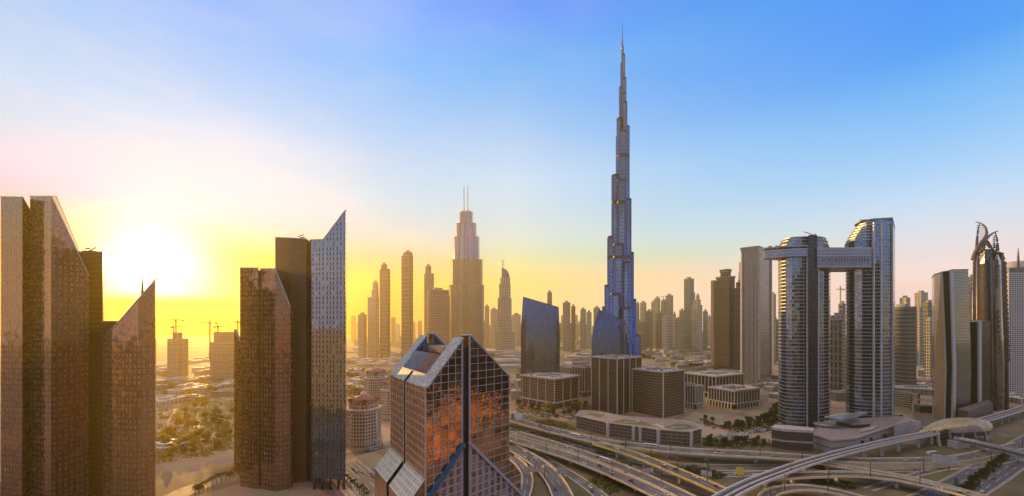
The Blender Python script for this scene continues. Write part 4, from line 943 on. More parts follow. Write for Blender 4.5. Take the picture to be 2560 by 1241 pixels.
def flyover(name, lab, cat, pts, w, lanes=2, thick=1.6, pier_every=38, pier_w=2.4, pmat=None, dmat=None, ph=1.0, rails=False, step=9, wall=False, surf=None):
    """pts: (px, py, height) along the road's middle"""
    P = spline([Vector(G(a, b, h)) for a, b, h in pts], step)
    c = P[len(P)//2]; rt = thing(name, lab, cat, (c.x, c.y, 0))
    mb = MB(); sweep(mb, P, [(-w/2, -.05), (w/2, -.05), (w/2, -.6), (w*.28, -thick), (-w*.28, -thick), (-w/2, -.6)][::-1]); build('deck', mb, dmat or CONC, rt)
    mb = MB(); sweep(mb, P, [(-w/2+.4, 0), (w/2-.4, 0)], closed=False); sf = build('road_surface', mb, surf or ASPH, rt)
    if lanes:
        mb = MB()
        for e in (-w/2+.9, w/2-.9): sweep(mb, [p+Vector((0, 0, .012)) for p in P], [(e-.14, 0), (e+.14, 0)], closed=False)
        for i in range(1, lanes):
            e = -w/2+w*i/lanes; sweep(mb, [p+Vector((0, 0, .012)) for p in P], [(e-.13, 0), (e+.13, 0)], closed=False, skip=lambda d: int(d/step) % 2)
        build('lane_marking', mb, LINE, sf)
    for e in (-w/2, w/2):
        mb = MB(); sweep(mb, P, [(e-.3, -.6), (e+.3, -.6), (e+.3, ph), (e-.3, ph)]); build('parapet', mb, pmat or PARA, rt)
    if rails:
        for e in (-w/4-.75, -w/4+.75, w/4-.75, w/4+.75):
            mb = MB(); sweep(mb, P, [(e-.09, .02), (e+.09, .02), (e+.09, .2), (e-.09, .2)]); build('rail', mb, STEEL, rt)
        mb = MB(); sweep(mb, P, [(-.5, .0), (.5, .0), (.5, .5), (-.5, .5)]); build('walkway', mb, WCONC, rt)
        for e in (-w/4, w/4): mb = MB(); sweep(mb, [q+Vector((0, 0, .012)) for q in P], [(e-1.5, 0), (e+1.5, 0)], closed=False); build('track_bed', mb, plain('ballast', (.075, .06, .055), .8), rt)
    if wall:
        for e in (-w/2+.05, w/2-.05):
            mb = MB(); sweep(mb, [Vector((p.x, p.y, 0)) for p in P], [(e, 0), (e, .1)], closed=False)
            b = MB(); R = []
            for i, p in enumerate(P):
                d = P[min(len(P)-1, i+1)]-P[max(0, i-1)]; d.z = 0; d.normalize(); r = Vector((d.y, -d.x, 0)); q = p+r*e; R.append(q)
            for i in range(len(R)-1): b.face([(R[i].x, R[i].y, 0), (R[i+1].x, R[i+1].y, 0), tuple(R[i+1]+Vector((0, 0, -.5))), tuple(R[i]+Vector((0, 0, -.5)))])
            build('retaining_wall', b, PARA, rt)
    elif pier_every:
        d = pier_every*.5; acc = 0
        for i in range(1, len(P)):
            acc += (P[i]-P[i-1]).length
            if acc > d and P[i].z > 3:
                d += pier_every; p = P[i]; t = (P[i]-P[i-1]); ang = math.atan2(t.y, t.x)
                mb = MB(); a = pier_w; hx = min(w*.32, 4.2)
                def ringr(x, y, z): return [(p.x+u*cos(ang)-v*sin(ang), p.y+u*sin(ang)+v*cos(ang), z) for u, v in ((-y, -x), (y, -x), (y, x), (-y, x))]
                mb.loft([ringr(a*.5, a*.4, 0), ringr(a*.5, a*.4, p.z-thick-2.2), ringr(hx, a*.5, p.z-thick+.02)], 0, True); build('pier', mb, WCONC, rt)
    return P
def chain(*a): return list(a)
F1 = flyover('flyover', 'broad upper flyover sweeping across the interchange in front of the car park podium', 'flyover', [(1200, 1033, 7), (1275, 1049, 7), (1350, 1068, 7), (1404, 1082, 7), (1497, 1103, 7.5), (1560, 1112, 7.5), (1640, 1121, 7.5), (1698, 1127, 7.5), (1801, 1133, 7.5), (1920, 1139, 7), (2066, 1149, 6)], 17, 4)
F1b = flyover('retaining_ramp', 'ramp on an orange lit retaining wall running below the shell-roofed station', 'ramp', [(2050, 1147, 6), (2160, 1153, 6), (2252, 1153, 5.5), (2345, 1151, 4.5), (2424, 1143, 3), (2560, 1112, 1.2)], 13, 3, wall=True)
F2 = flyover('flyover', 'curving slip flyover with bright yellow lit edges leaving the broad upper flyover', 'flyover', [(1492, 1108, 7.5), (1543, 1124, 8), (1590, 1139, 8), (1655, 1164, 8), (1700, 1183, 8), (1750, 1204, 8), (1815, 1233, 8), (1880, 1262, 8)], 12.5, 2, pmat=plain('parapet_sun_yellow', (.82, .62, .14), .32, var=.15, spec=.8))  # sunlit yellow of the edges is painted into the parapet colour
F3 = flyover('flyover', 'long straight lower flyover running diagonally to the bottom of the view', 'flyover', [(1180, 1074, 5), (1275, 1097, 5.5), (1404, 1136, 6), (1480, 1163, 6), (1560, 1196, 6), (1640, 1233, 6), (1720, 1275, 6)], 14, 3)
F4 = flyover('flyover', 'second diagonal flyover just behind the long straight lower one', 'flyover', [(1290, 1083, 4), (1376, 1108, 4.5), (1482, 1143, 5), (1560, 1172, 5), (1647, 1210, 5), (1720, 1245, 5), (1780, 1278, 5)], 12, 2)
F5 = flyover('flyover', 'curved ramp bending past the right side of the gabled glass tower', 'flyover', [(1220, 1085, 3), (1275, 1117, 3), (1318, 1140, 3), (1355, 1166, 3), (1385, 1200, 3), (1408, 1245, 3), (1425, 1290, 3)], 15, 3)
F6 = flyover('flyover', 'narrow inner ramp curling down beside the gabled glass tower', 'flyover', [(1276, 1142, 1.5), (1300, 1160, 1.5), (1316, 1185, 1.5), (1318, 1210, 1.5), (1308, 1245, 1.5), (1290, 1290, 1.5)], 9, 2, thick=1.0)
MET = flyover('metro_viaduct', 'elevated metro viaduct with twin tracks curving up to the shell-roofed station', 'viaduct', [(1760, 1275, 12), (1820, 1238, 12), (1880, 1208, 12), (1945, 1183, 12), (2010, 1160, 12), (2100, 1134, 12), (2190, 1112, 12), (2260, 1097, 12), (2330, 1083, 12), (2390, 1070, 12), (2450, 1053, 12), (2510, 1036, 12), (2570, 1017, 12), (2640, 996, 12)], 9.6, 0, 2.2, 32, 2.2, plain('viaduct_edge', (.74, .68, .66), .4, var=.08), WCONC, 1.1, True, surf=CONC)
LOOP = flyover('flyover', 'tight loop ramp curling at the lower edge under the metro viaduct', 'flyover', [(1900, 1300, 6), (1912, 1252, 6), (1930, 1232, 6), (1966, 1223, 6), (2013, 1220, 6), (2066, 1226, 6), (2120, 1238, 6), (2180, 1256, 6)], 9.5, 2, step=5)
ARC = flyover('flyover', 'arched ramp with pale parapets passing below the metro viaduct to the lower right', 'flyover', [(1890, 1195, 5), (1950, 1192, 6), (2013, 1189, 6.5), (2092, 1186, 7), (2172, 1189, 7), (2240, 1197, 7), (2320, 1213, 7), (2400, 1233, 7), (2500, 1262, 7)], 11, 2)
FAN = flyover('flyover', 'thin ramp joining the arched ramp from behind the metro viaduct', 'flyover', [(2010, 1151, 6), (2066, 1160, 6.5), (2156, 1176, 7), (2252, 1192, 7.2), (2330, 1209, 7.3), (2390, 1224, 7.3), (2464, 1245, 7.3)], 8, 2)
A1 = at_grade('asphalt road under the broad upper flyover', [(1240, 1068), (1330, 1085), (1450, 1122), (1560, 1146), (1700, 1165), (1850, 1170), (2000, 1168), (2150, 1172), (2300, 1170), (2450, 1158), (2600, 1128)], 15, 4)
A2 = at_grade('asphalt road below the diagonal flyovers', [(1330, 1128), (1390, 1165), (1440, 1195), (1500, 1240), (1540, 1290)], 10, 3, .17)
A3 = at_grade('asphalt side road beneath the yellow edged flyover', [(1560, 1166), (1640, 1180), (1760, 1188), (1860, 1186), (1960, 1180), (2060, 1172)], 9, 2, .18)
A4 = at_grade('wide expressway at the lower right corner', [(2250, 1300), (2360, 1245), (2450, 1195), (2520, 1150), (2580, 1110), (2640, 1076), (2720, 1030)], 26, 6, .17)
A5 = at_grade('service road by the lower right lawn', [(2170, 1225), (2300, 1185), (2420, 1160), (2500, 1140)], 6, 1, .19, ASPH2)
A6 = at_grade('street in front of the pale domed blocks', [(860, 1142), (920, 1128), (975, 1115), (1060, 1094), (1140, 1080)], 16, 4, .16)
A7 = at_grade('boulevard at the foot of the sail-bladed tower', [(865, 1160), (905, 1195), (940, 1235), (960, 1280)], 22, 5, .17)
A8 = at_grade('avenue behind the finned offices', [(1290, 1010), (1400, 1040), (1440, 1052), (1420, 1030), (1395, 1018)], 9, 2, .18, ASPH2)
A9 = at_grade('street in front of the finned offices', [(1755, 1055), (1850, 1078), (1900, 1082), (1960, 1060), (2000, 1040)], 9, 2, .18)
A10 = at_grade('hazy avenue crossing the plain behind the domed blocks', [(865, 905), (960, 925), (1060, 948)], 30, 5, .17, ASPH2)
A11 = at_grade('road curving past the foot of the unfinished towers', [(1600, 888), (1700, 905), (1800, 935), (1880, 975), (1940, 985)], 14, 3, .17, ASPH2)

# ------------------------------------------------------------------ low offices with white frames
OFFG = facade('office_glass', (.10, .08, .075), (.16, .12, .10), 3.2, 4.0, .10, .22, .8, .10, .02, .02, .4)
WFR = plain('white_frame', (.62, .52, .45), .5, var=.12)
def framed_office(label, x0, xc, x1, Y, ytop, nl, nr, zpod=9.0, over=1.06, ka=1.0, glass=None, fins=True, pod=True, fw=1.0, group='white framed offices'):
    q = quad(x0, xc, x1, Y, ka); c = centre(q); rt = thing('framed_office', label, 'office building', (c[0], c[1], 0), group)
    zt = zz_at(ytop, Y); mb = MB(); mb.prism(q, 0, zt-1.2, 0, 1); build('body', mb, [glass or OFFG, DROOF], rt)
    mb = MB(); mb.prism(shrink(q, over), zt-1.2, zt, bottom=True); build('roof_slab', mb, LROOF, rt)
    o, i_ = shrink(q, over), shrink(q, over-.03); mb = MB()
    for a in range(4): mb.prism([o[a], o[(a+1) % 4], i_[(a+1) % 4], i_[a]], zt, zt+1.1)
    build('parapet', mb, WFR, rt)
    for k, dx, dy, s, h in ((0, -.12, .1, .16, 3), (1, .2, -.05, .12, 2.4)):
        e = Vector((q[1][0]-q[0][0], q[1][1]-q[0][1])); f = Vector((q[3][0]-q[0][0], q[3][1]-q[0][1])); m = Vector(c)+e*dx+f*dy
        mb = MB(); mb.prism([tuple(m-e*s-f*s*.6), tuple(m+e*s-f*s*.6), tuple(m+e*s+f*s*.6), tuple(m-e*s+f*s*.6)], zt, zt+h); build('plant_room', mb, CONC, rt)
    e = Vector((q[1][0]-q[0][0], q[1][1]-q[0][1])); f = Vector((q[3][0]-q[0][0], q[3][1]-q[0][1])); RR = random.Random(int(x0))
    for _ in range(16):
        m = Vector(q[0])+e*RR.uniform(.12, .88)+f*RR.uniform(.12, .88); mb = MB(); mb.box((m.x, m.y, zt+.9), (RR.uniform(1.5, 4), RR.uniform(1.5, 4), 1.8), math.atan2(e.y, e.x)); build('roof_unit', mb, RR.choice((CONC, STEEL, DROOF, LROOF)), rt)
    s = shrink(q, 1.012)
    if fins:
        for A, B, n in ((s[3], s[0], nl), (s[0], s[1], nr)):
            ang = math.atan2(B[1]-A[1], B[0]-A[0])
            for j in range(n+1):
                t = j/n; mb = MB(); mb.box((A[0]+(B[0]-A[0])*t, A[1]+(B[1]-A[1])*t, (zpod if pod else 0)/2+(zt-1.3)/2), (fw, 1.3, zt-1.3-(zpod if pod else 0)), ang); build('fin', mb, WFR, rt)
    if pod:
        mb = MB(); p = shrink(q, 1.09); pi_ = shrink(q, 1.03)
        for a in range(4): mb.prism([p[a], p[(a+1) % 4], pi_[(a+1) % 4], pi_[a]], zpod-1.6, zpod, bottom=True)
        build('podium_beam', mb, WFR, rt)
        for A, B, n in ((p[3], p[0], nl), (p[0], p[1], nr)):
            for j in range(n+1):
                t = j/n; mb = MB(); mb.box((A[0]+(B[0]-A[0])*t, A[1]+(B[1]-A[1])*t, (zpod-1.6)/2), (1.2, 1.2, zpod-1.6)); build('column', mb, WFR, rt)
    return rt
R_ = facade('red_brown_office', (.13, .075, .055), (.36, .20, .14), 30, 3.4, 0, .35, .6, .2, .01, .02, .3)
framed_office('reddish office block with a wide flat overhanging roof and arcade, nearest the gabled glass tower', 1307, 1386, 1445, 600, 948, 4, 3, 10, 1.10, 1.0, R_)
framed_office('half hidden reddish office between the overhanging-roof block and the tall dark box', 1432, 1462, 1500, 700, 920, 5, 5, 10, 1.06, 1.0, R_)
framed_office('finned office with dark glass wedged right of the brown cube', 1702, 1738, 1757, 600, 966, 6, 5)
framed_office('finned office with a plant filled roof, closest to the bridge towers', 1772, 1836, 1898, 600, 978, 9, 9)
framed_office('finned office standing behind the two others', 1712, 1790, 1858, 690, 942, 9, 9)
BOXG = facade('brown_box_glass', (.10, .07, .055), (.13, .09, .07), 3.2, 3.9, .20, .16, .7, .15, .02, .03, .4)
framed_office('tall dark brown glass box with pale vertical strips and a light flat roof', 1479, 1543, 1603, 560, 897, 3, 4, 0, 1.015, 1.0, BOXG, True, False, .8, 'brown glass boxes')
CUBE = facade('brown_cube', (.10, .065, .045), (.24, .165, .11), 3.4, 3.8, .08, .36, .45, .3, .01, .0, .35)
framed_office('brown cube office with horizontal louvres and pale corner posts on a green podium', 1581, 1658, 1710, 540, 931, 1, 1, 0, 1.015, 1.0, CUBE, True, False, 1.2, 'brown glass boxes')

def podium():
    rt = thing('car_park_podium', 'long low car park podium with lawns on its roof below the brown boxes', 'podium', (px(1600, 500), 500, 0), None)
    lm = facade('podium_louvre', (.10, .07, .06), (.27, .20, .16), 5.0, 3.6, .10, .34, .2, .4, .0, .0, .4)
    def P(a, b, z): Y = (CAMZ-z)*FPX/(b-HOR); return (px(a, Y), Y)
    zt = 15
    front = [(1441, 1040), (1519, 1058), (1583, 1066), (1645, 1075), (1710, 1080), (1727, 1080), (1752, 1073)]
    back = [(1735, 1058), (1700, 1052), (1640, 1048), (1560, 1043), (1500, 1030), (1450, 1028)]
    fp = [P(a, b, zt) for a, b in front+back]
    mb = MB(); mb.prism(fp, 0, zt, 0, 1); build('body', mb, [lm, plain('podium_roof', (.36, .28, .22), .8)], rt)
    mb = MB(); n = len(fp)
    for i in range(n): mb.bar((*fp[i], zt+.5), (*fp[(i+1) % n], zt+.5), .8, 1.0)
    build('parapet', mb, WFR, rt)
    for a, b in ((1519, 1058), (1583, 1066), (1600, 1068), (1645, 1075), (1727, 1080), (1752, 1073)):
        p = P(a, b, zt); mb = MB(); mb.box((p[0], p[1]-.5, zt/2+.4), (3.0 if a != 1752 else 1.2, 2.4, zt+.8)); build('stair_pier', mb, WFR, rt)
    for pts in ([(1526, 1056), (1580, 1062), (1640, 1068), (1615, 1056), (1580, 1050), (1558, 1048)], [(1655, 1069), (1700, 1076), (1740, 1070), (1722, 1062), (1690, 1060)], [(1462, 1036), (1500, 1044), (1512, 1038), (1480, 1032)]):
        mb = MB(); mb.face([(*P(a, b, zt), zt+.12) for a, b in pts]); build('roof_lawn', mb, plain('roof_lawn', (.10, .13, .03), .9, var=.3, scale=.15, col2=(.16, .13, .05)), rt)
    for a0, a1 in (((1560, 1057), (1590, 1058)), ((1590, 1058), (1600, 1054)), ((1680, 1070), (1715, 1070)), ((1640, 1062), (1660, 1070))):
        mb = MB(); mb.bar((*P(*a0, zt), zt+.5), (*P(*a1, zt), zt+.5), 1.2, 1.0); build('planter', mb, WFR, rt)
podium()

# ------------------------------------------------------------------ podium of the bridge towers, station, footbridge
def plaza():
    rt = thing('plaza_podium', 'curving pale podium wall and terraces around the foot of the bridge towers', 'podium', (px(2130, 470), 470, 0))
    wall = plain('podium_cream', (.56, .46, .41), .55, var=.15); top = plain('podium_deck', (.33, .27, .24), .8)
    def P(a, b, z): Y = (CAMZ-z)*FPX/(b-HOR); return (px(a, Y), Y)
    pts = [(2030, 1088), (2080, 1103), (2140, 1098), (2180, 1084), (2230, 1068), (2262, 1053), (2275, 1050), (2304, 1056), (2250, 1040), (2150, 1046), (2060, 1052)]
    fp = [P(a, b, 13) for a, b in pts]
    mb = MB(); mb.prism(fp, 0, 13, 0, 1); build('terrace_wall', mb, [facade('podium_wall', (.30, .23, .20), (.56, .46, .41), 40, 6.5, .0, .72, .1, .4, 0, 0, .1), top], rt)
    mb = MB()
    for i in range(7): mb.bar((*fp[i], 13.6), (*fp[i+1], 13.6), 1.0, 1.6)
    build('parapet', mb, wall, rt)
    # tall end block with a curved lid
    f2 = [P(a, b, 19) for a, b in ((1929, 1074), (1960, 1079), (2032, 1083), (2034, 1076), (1975, 1070), (1938, 1068))]
    mb = MB(); mb.prism(f2, 0, 19, 0, 1); build('end_block', mb, [facade('end_block_wall', (.10, .08, .07), (.22, .17, .15), 60, 9.5, .0, .12, .3, .3, .0, .0, .2), wall], rt)
    mb = MB(); mb.prism(shrink(f2, 1.03), 19, 21.5, bottom=True); build('lid', mb, wall, rt)
    mb = MB(); mb.prism(shrink(f2, 1.01), 8.6, 9.8, bottom=True); build('cornice', mb, wall, rt)
    for a, b in ((2152, 1103), (2174, 1095), (2210, 1087)):
        q = P(a, b+2, 8); mb = MB(); mb.box((q[0], q[1]-1.2, 8), (3.2, 2, 3.4), .25); build('wall_opening', mb, plain('opening_dark', (.03, .025, .02), .6), rt)
    # glass canopy, round pavilion, entrance hall
    f3 = [P(a, b, 24) for a, b in ((2062, 1043), (2100, 1049), (2138, 1045), (2168, 1033), (2150, 1031), (2100, 1036))]
    mb = MB(); mb.prism(f3, 23.4, 24, bottom=True); cn = build('canopy', mb, plain('canopy_steel', (.42, .40, .40), .3, .6), rt)
    for i in range(9):
        a = Vector((*f3[0], 24.4)).lerp(Vector((*f3[3], 24.4)), i/8); b = Vector((*f3[5], 24.4)).lerp(Vector((*f3[4], 24.4)), i/8); mb = MB(); mb.bar(a, b, .5, .5); build('canopy_rib', mb, WHITE, cn)
    f4 = [P(a, b, 17) for a, b in ((2090, 1052), (2130, 1062), (2176, 1060), (2140, 1048), (2100, 1045))]
    mb = MB(); mb.prism(f4, 12, 17, 0, 1); build('entrance_hall', mb, [OFFG, plain('hall_roof', (.40, .36, .36), .45, .3)], rt)
    q = P(2016+45, 1062, 15); mb = MB(); mb.lathe((q[0], q[1]), [(9, 12.5), (9, 15), (10, 15), (10, 15.8), (7, 16.6), (.5, 17)], 24); build('round_pavilion', mb, plain('pavilion', (.30, .32, .32), .4, .4), rt)
    for k in range(3):
        a, b = P(2150+k*4, 1082-k*4, 13), P(2185+k*4, 1074-k*3, 13); mb = MB(); mb.bar((*a, 14), (*b, 14), 2.0, .8); build('planter', mb, wall, rt)
    f5 = [P(a, b, 22) for a, b in ((2230, 1063), (2262, 1052), (2262, 1047), (2300, 1054), (2276, 1040), (2232, 1054))]
    mb = MB(); mb.prism([P(2236, 1062, 20), P(2275, 1053, 20), P(2303, 1056, 20), P(2266, 1042, 20)], 0, 20, 0, 1); build('upper_block', mb, [wall, plain('pink_deck', (.42, .33, .30), .8)], rt)
plaza()
def station():
    rt = thing('metro_station', 'shell-roofed metro station with a dull gold roof beside the viaduct', 'station', (px(2375, 430), 430, 0))
    gold = plain('gold_shell', (.60, .45, .22), .4, .35, var=.2, scale=.12)
    A = Vector(G(2296, 1079, 13)); B = Vector(G(2449, 1060, 15)); ax = (B-A); n = 20; m = 14; L_ = ax.length; un = ax.normalized(); vn = Vector((un.y, -un.x, 0))
    rings = []
    for i in range(n+1):
        t = i/n; s_ = sin(pi*.5*min(1, t/.72))**1.1 if t < .72 else 1-.42*((t-.72)/.28)**2
        wdt = .8+15.5*s_; h = 1.0+9.0*(sin(pi*.5*min(1, t/.62))**1.2 if t < .62 else 1-.35*((t-.62)/.38)**2); row = []
        for j in range(m+1):
            a = pi*j/m; p = A+un*(L_*t)+vn*(wdt*cos(a)+1.5*s_)+Vector((0, 0, -1.0+h*sin(a)**.9)); row.append(tuple(p))
        rings.append(row)
    mb = MB()
    mb.loft(rings, 0, False, closed=False, smooth=True); inner = [[(p[0], p[1], p[2]-.5) for p in r] for r in rings]; mb.loft([list(reversed(r)) for r in inner], 0, False, closed=False, smooth=True)
    build('shell_roof', mb, gold, rt)
    mb = MB()
    rr = random.Random(3)
    for i in range(46):
        t = rr.uniform(.12, .9); j = rr.uniform(.15, .5); ii = int(t*n); jj = int(j*m); p = Vector(rings[ii][jj]); mb.box((p.x, p.y, p.z+.15), (1.0, .7, .3), rr.random())
    tag(build('roof_vents', mb, plain('vent_dark', (.14, .10, .06), .5), rt), None, None, None, 'stuff')
    for t in (.12, .3, .5, .7, .88):
        p = A+un*(L_*t)+vn*11; mb = MB(); mb.bar((p.x, p.y, 0), (p.x-vn.x*2, p.y-vn.y*2, 15), 2.2, 1.8); build('column', mb, WCONC, rt)
    c = A+un*(L_*.55)+vn*2; mb = MB(); mb.box((c.x, c.y, 10), (L_*.8, 16, 9), math.atan2(un.y, un.x)); build('platform_hall', mb, OFFG, rt)
    c = A+un*(L_*.40)+vn*22
    rings = []
    for i in range(7):
        t = i/6; p = A+un*(L_*(.18+.34*t))+vn*(15+5*t); rings.append([tuple(p+vn*(5*cos(a))+Vector((0, 0, 1.5+5.5*sin(a)**.8*(.5+.5*t)))) for a in [pi*k/8 for k in range(9)]])
    mb = MB(); mb.loft(rings, 0, False, closed=False, smooth=True); build('entrance_shell', mb, plain('shell_brown', (.26, .18, .13), .45, .3), rt)
    p = A+un*(L_*.26)+vn*19; mb = MB(); mb.box((p.x, p.y, 3.5), (18, 8, 7), math.atan2(un.y, un.x)); build('entrance_hall', mb, WFR, rt)
station()
def footbridge():
    P = spline([Vector(G(a, b, 9)) for a, b in ((2385, 1096), (2440, 1106), (2500, 1120), (2570, 1138), (2660, 1162))], 6)
    c = P[4]; rt = thing('footbridge', 'enclosed tube footbridge leading from the metro station to the right edge', 'footbridge', (c.x, c.y, 0))
    prof = [(2.6*cos(a), 2.4*sin(a)) for a in [2*pi*k/10 for k in range(10)]]
    mb = MB(); sweep(mb, P, prof); build('tube', mb, facade('tube_panels', (.40, .36, .34), (.24, .19, .17), 4, 30, .1, .0, .5, .3, .01, .0, .15), rt)
    mb = MB(); sweep(mb, P, [(-2, -3.2), (2, -3.2), (2, -2.3), (-2, -2.3)]); build('beam', mb, CONC, rt)
    for i in (3, 7, 11, 15):
        if i < len(P): p = P[i]; mb = MB(); mb.tube([(p.x, p.y, 0), (p.x, p.y, 6)], 1.0, 10); build('pier', mb, WCONC, rt)
footbridge()

# ------------------------------------------------------------------ pale domed blocks on the left
def domed(label, x, w, Y, ytop, sc=1.0):
    m = facade('cream_windows', (.10, .07, .05), (.68, .52, .38), 3.0, 3.5, .45, .42, .3, .25, .02, .0, .3, .6); cr = plain('cream_stone', (.68, .54, .40), .6, var=.15); red = plain('red_dome', (.36, .12, .07), .5, var=.2)
    c = (px(x, Y+16), Y+16); rt = thing('domed_block', label, 'apartment block', (c[0], c[1], 0), 'pale domed apartment blocks')
    hw = w/FPX*Y/2; zt = zz_at(ytop, Y)
    def oct_(r, z, ch=.42): return [(c[0]+a*r, c[1]+b*r, z) for a, b in ((-1, -ch), (-ch, -1), (ch, -1), (1, -ch), (1, ch), (ch, 1), (-ch, 1), (-1, ch))]
    mb = MB(); mb.loft([oct_(hw, 0), oct_(hw, zt)], 0, True, 1); build('body', mb, [m, LROOF], rt)
    mb = MB(); mb.loft([oct_(hw*1.06, zt-1), oct_(hw*1.08, zt+.8)], 0, True, bottom=True); build('cornice', mb, cr, rt)
    mb = MB(); mb.loft([oct_(hw*1.04, 5.5), oct_(hw*1.05, 6.6)], 0, True, bottom=True); build('string_course', mb, cr, rt)
    mb = MB(); mb.loft([oct_(hw*.80, zt), oct_(hw*.80, zt+6)], 0, True); build('attic', mb, m, rt)
    mb = MB(); R = hw*.78; mb.lathe(c, [(R*cos(a*pi/2/7)+.2, zt+6+R*.62*sin(a*pi/2/7)) for a in range(8)], 20); dm = build('dome', mb, red, rt)
    mb = MB(); z = zt+6+R*.62; mb.lathe(c, [(R*.24, z-.5), (R*.24, z+1.6), (R*.20, z+1.8), (R*.15, z+2.8), (.1, z+3.6)], 12); build('lantern', mb, cr, dm)
    for k in range(8):
        a = pi/8+k*pi/4-pi/2; p = (c[0]+cos(a)*hw*.93, c[1]+sin(a)*hw*.93)
        if k % 2 == 0:
            mb = MB(); q = (c[0]+cos(a)*hw*.86, c[1]+sin(a)*hw*.86); pts = [Vector((q[0]-sin(a)*hw*.26*cos(t), q[1]+cos(a)*hw*.26*cos(t), zt+2.6+hw*.34*sin(t))) for t in [pi*i/8 for i in range(9)]]
            pts = [Vector((pts[0].x, pts[0].y, zt))]+pts+[Vector((pts[-1].x, pts[-1].y, zt))]; mb.tube([tuple(v) for v in pts], .8, 6); build('gable_arch', mb, cr, rt)
            mb = MB(); mb.tube([(p[0], p[1], zt+2.6+hw*.34), (c[0]+cos(a)*hw*.4, c[1]+sin(a)*hw*.4, zt+4+hw*.42)], [hw*.2, hw*.1], 8); build('gable_hood', mb, red, rt)
        else:
            mb = MB(); mb.tube([(c[0]+cos(a)*hw*1.0, c[1]+sin(a)*hw*1.0, 0), (c[0]+cos(a)*hw*1.0, c[1]+sin(a)*hw*1.0, zt-2)], 1.5, 8); build('bay', mb, cr, rt)
    for fx in (-.5, -.25, .25, .5, -.85, .85):
        mb = MB(); dy = -1.0 if abs(fx) < .6 else -.62
        z = 8.0
        while z < zt-4: mb.box((c[0]+fx*hw, c[1]+dy*hw-.6, z), (2.4, 1.4, 1.0)); z += 3.5
        build('balconies', mb, cr, rt)
domed('pale apartment block with a red dome, nearest the sail-bladed tower', 909, 80, 405, 1028)
domed('smaller hazy domed block behind the nearest red-domed one', 939, 52, 560, 948)
domed('domed block half hidden by the left edge of the gabled glass tower', 985, 60, 520, 978)

# ------------------------------------------------------------------ unseen buildings added around the viewpoint for their reflections
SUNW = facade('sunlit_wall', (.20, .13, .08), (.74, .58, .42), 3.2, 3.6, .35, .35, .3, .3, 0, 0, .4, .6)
SUNW2 = facade('flame_tinted_wall', (.05, .03, .02), (.90, .48, .18), 7.5, 6.0, .42, .42, .3, .3, 0, 0, .6, .6)  # flame orange of the reflections is put into the wall colour
def reflected(name, label, c, sz, h, mat, rz=0):
    rt = thing(name, label, 'building', (c[0], c[1], 0)); mb = MB(); mb.box((c[0], c[1], h/2), (sz[0], sz[1], h), rz, 0); build('body', mb, [mat, DROOF], rt)
    mb = MB(); mb.box((c[0], c[1], h+2), (sz[0]*.5, sz[1]*.5, 4), rz); build('plant_room', mb, CONC, rt); return rt
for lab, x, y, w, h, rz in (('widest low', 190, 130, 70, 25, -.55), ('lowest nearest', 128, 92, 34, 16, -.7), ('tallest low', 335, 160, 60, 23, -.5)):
    reflected('added_block', lab + ' added orange-tinted sunlit block mirrored as flames in the gabled tower front', (x, y), (w, w*1.2), h, SUNW2, rz)
reflected('dark_tower', 'unseen tall dark tower mirrored in the top of the gabled tower front', (480, 150), (120, 200), 230, plain('near_black_cladding', (.02, .018, .018), .4))
reflected('added_block', 'added pale sunlit slab mirrored in the sail-shaped blade', (-400, 60), (150, 40), 118, SUNW, .0)
reflected('added_block', 'added pale sunlit slab mirrored in the needle-topped lower blade', (-610, 95), (140, 40), 104, SUNW, .1)

for i, (x, y, w, h, rz) in enumerate(((40, -420, 90, 96, .1), (190, -330, 70, 70, -.2), (-160, -500, 110, 112, .2), (330, -520, 120, 104, 0), (-330, -380, 80, 88, .3), (560, -300, 90, 92, -.3), (620, 20, 60, 84, .5), (120, -760, 160, 118, 0))):  # added out of view for reflections and warm bounce light
    reflected('added_block', 'added pale sunlit block mirrored in the glass fronts of the towers', (x, y), (w, w*.5), h, SUNW, rz)['group'] = 'added pale blocks mirrored in glass'

# ------------------------------------------------------------------ trees
TR = random.Random(21)
def leaf_mat(name, col, back):
    m = plain(name, col, .75, var=.4, scale=1.2); t = m.node_tree; b = [n for n in t.nodes if n.type == 'BSDF_PRINCIPLED'][0]; o = [n for n in t.nodes if n.type == 'OUTPUT_MATERIAL'][0]
    tr = t.nodes.new('ShaderNodeBsdfTranslucent'); tr.inputs[0].default_value = (*back, 1); mx = t.nodes.new('ShaderNodeMixShader'); mx.inputs[0].default_value = .45
    t.links.new(b.outputs[0], mx.inputs[1]); t.links.new(tr.outputs[0], mx.inputs[2]); t.links.new(mx.outputs[0], o.inputs[0]); return m
LEAF = [leaf_mat('foliage_dark', (.050, .062, .022), (.10, .12, .02)), leaf_mat('foliage_olive', (.085, .085, .030), (.22, .20, .03)), leaf_mat('foliage_haze_gold', (.17, .13, .04), (.55, .40, .06))]  # third foliage is lightened to gold to stand in for veiling haze
BARK = plain('bark', (.16, .11, .07), .9)
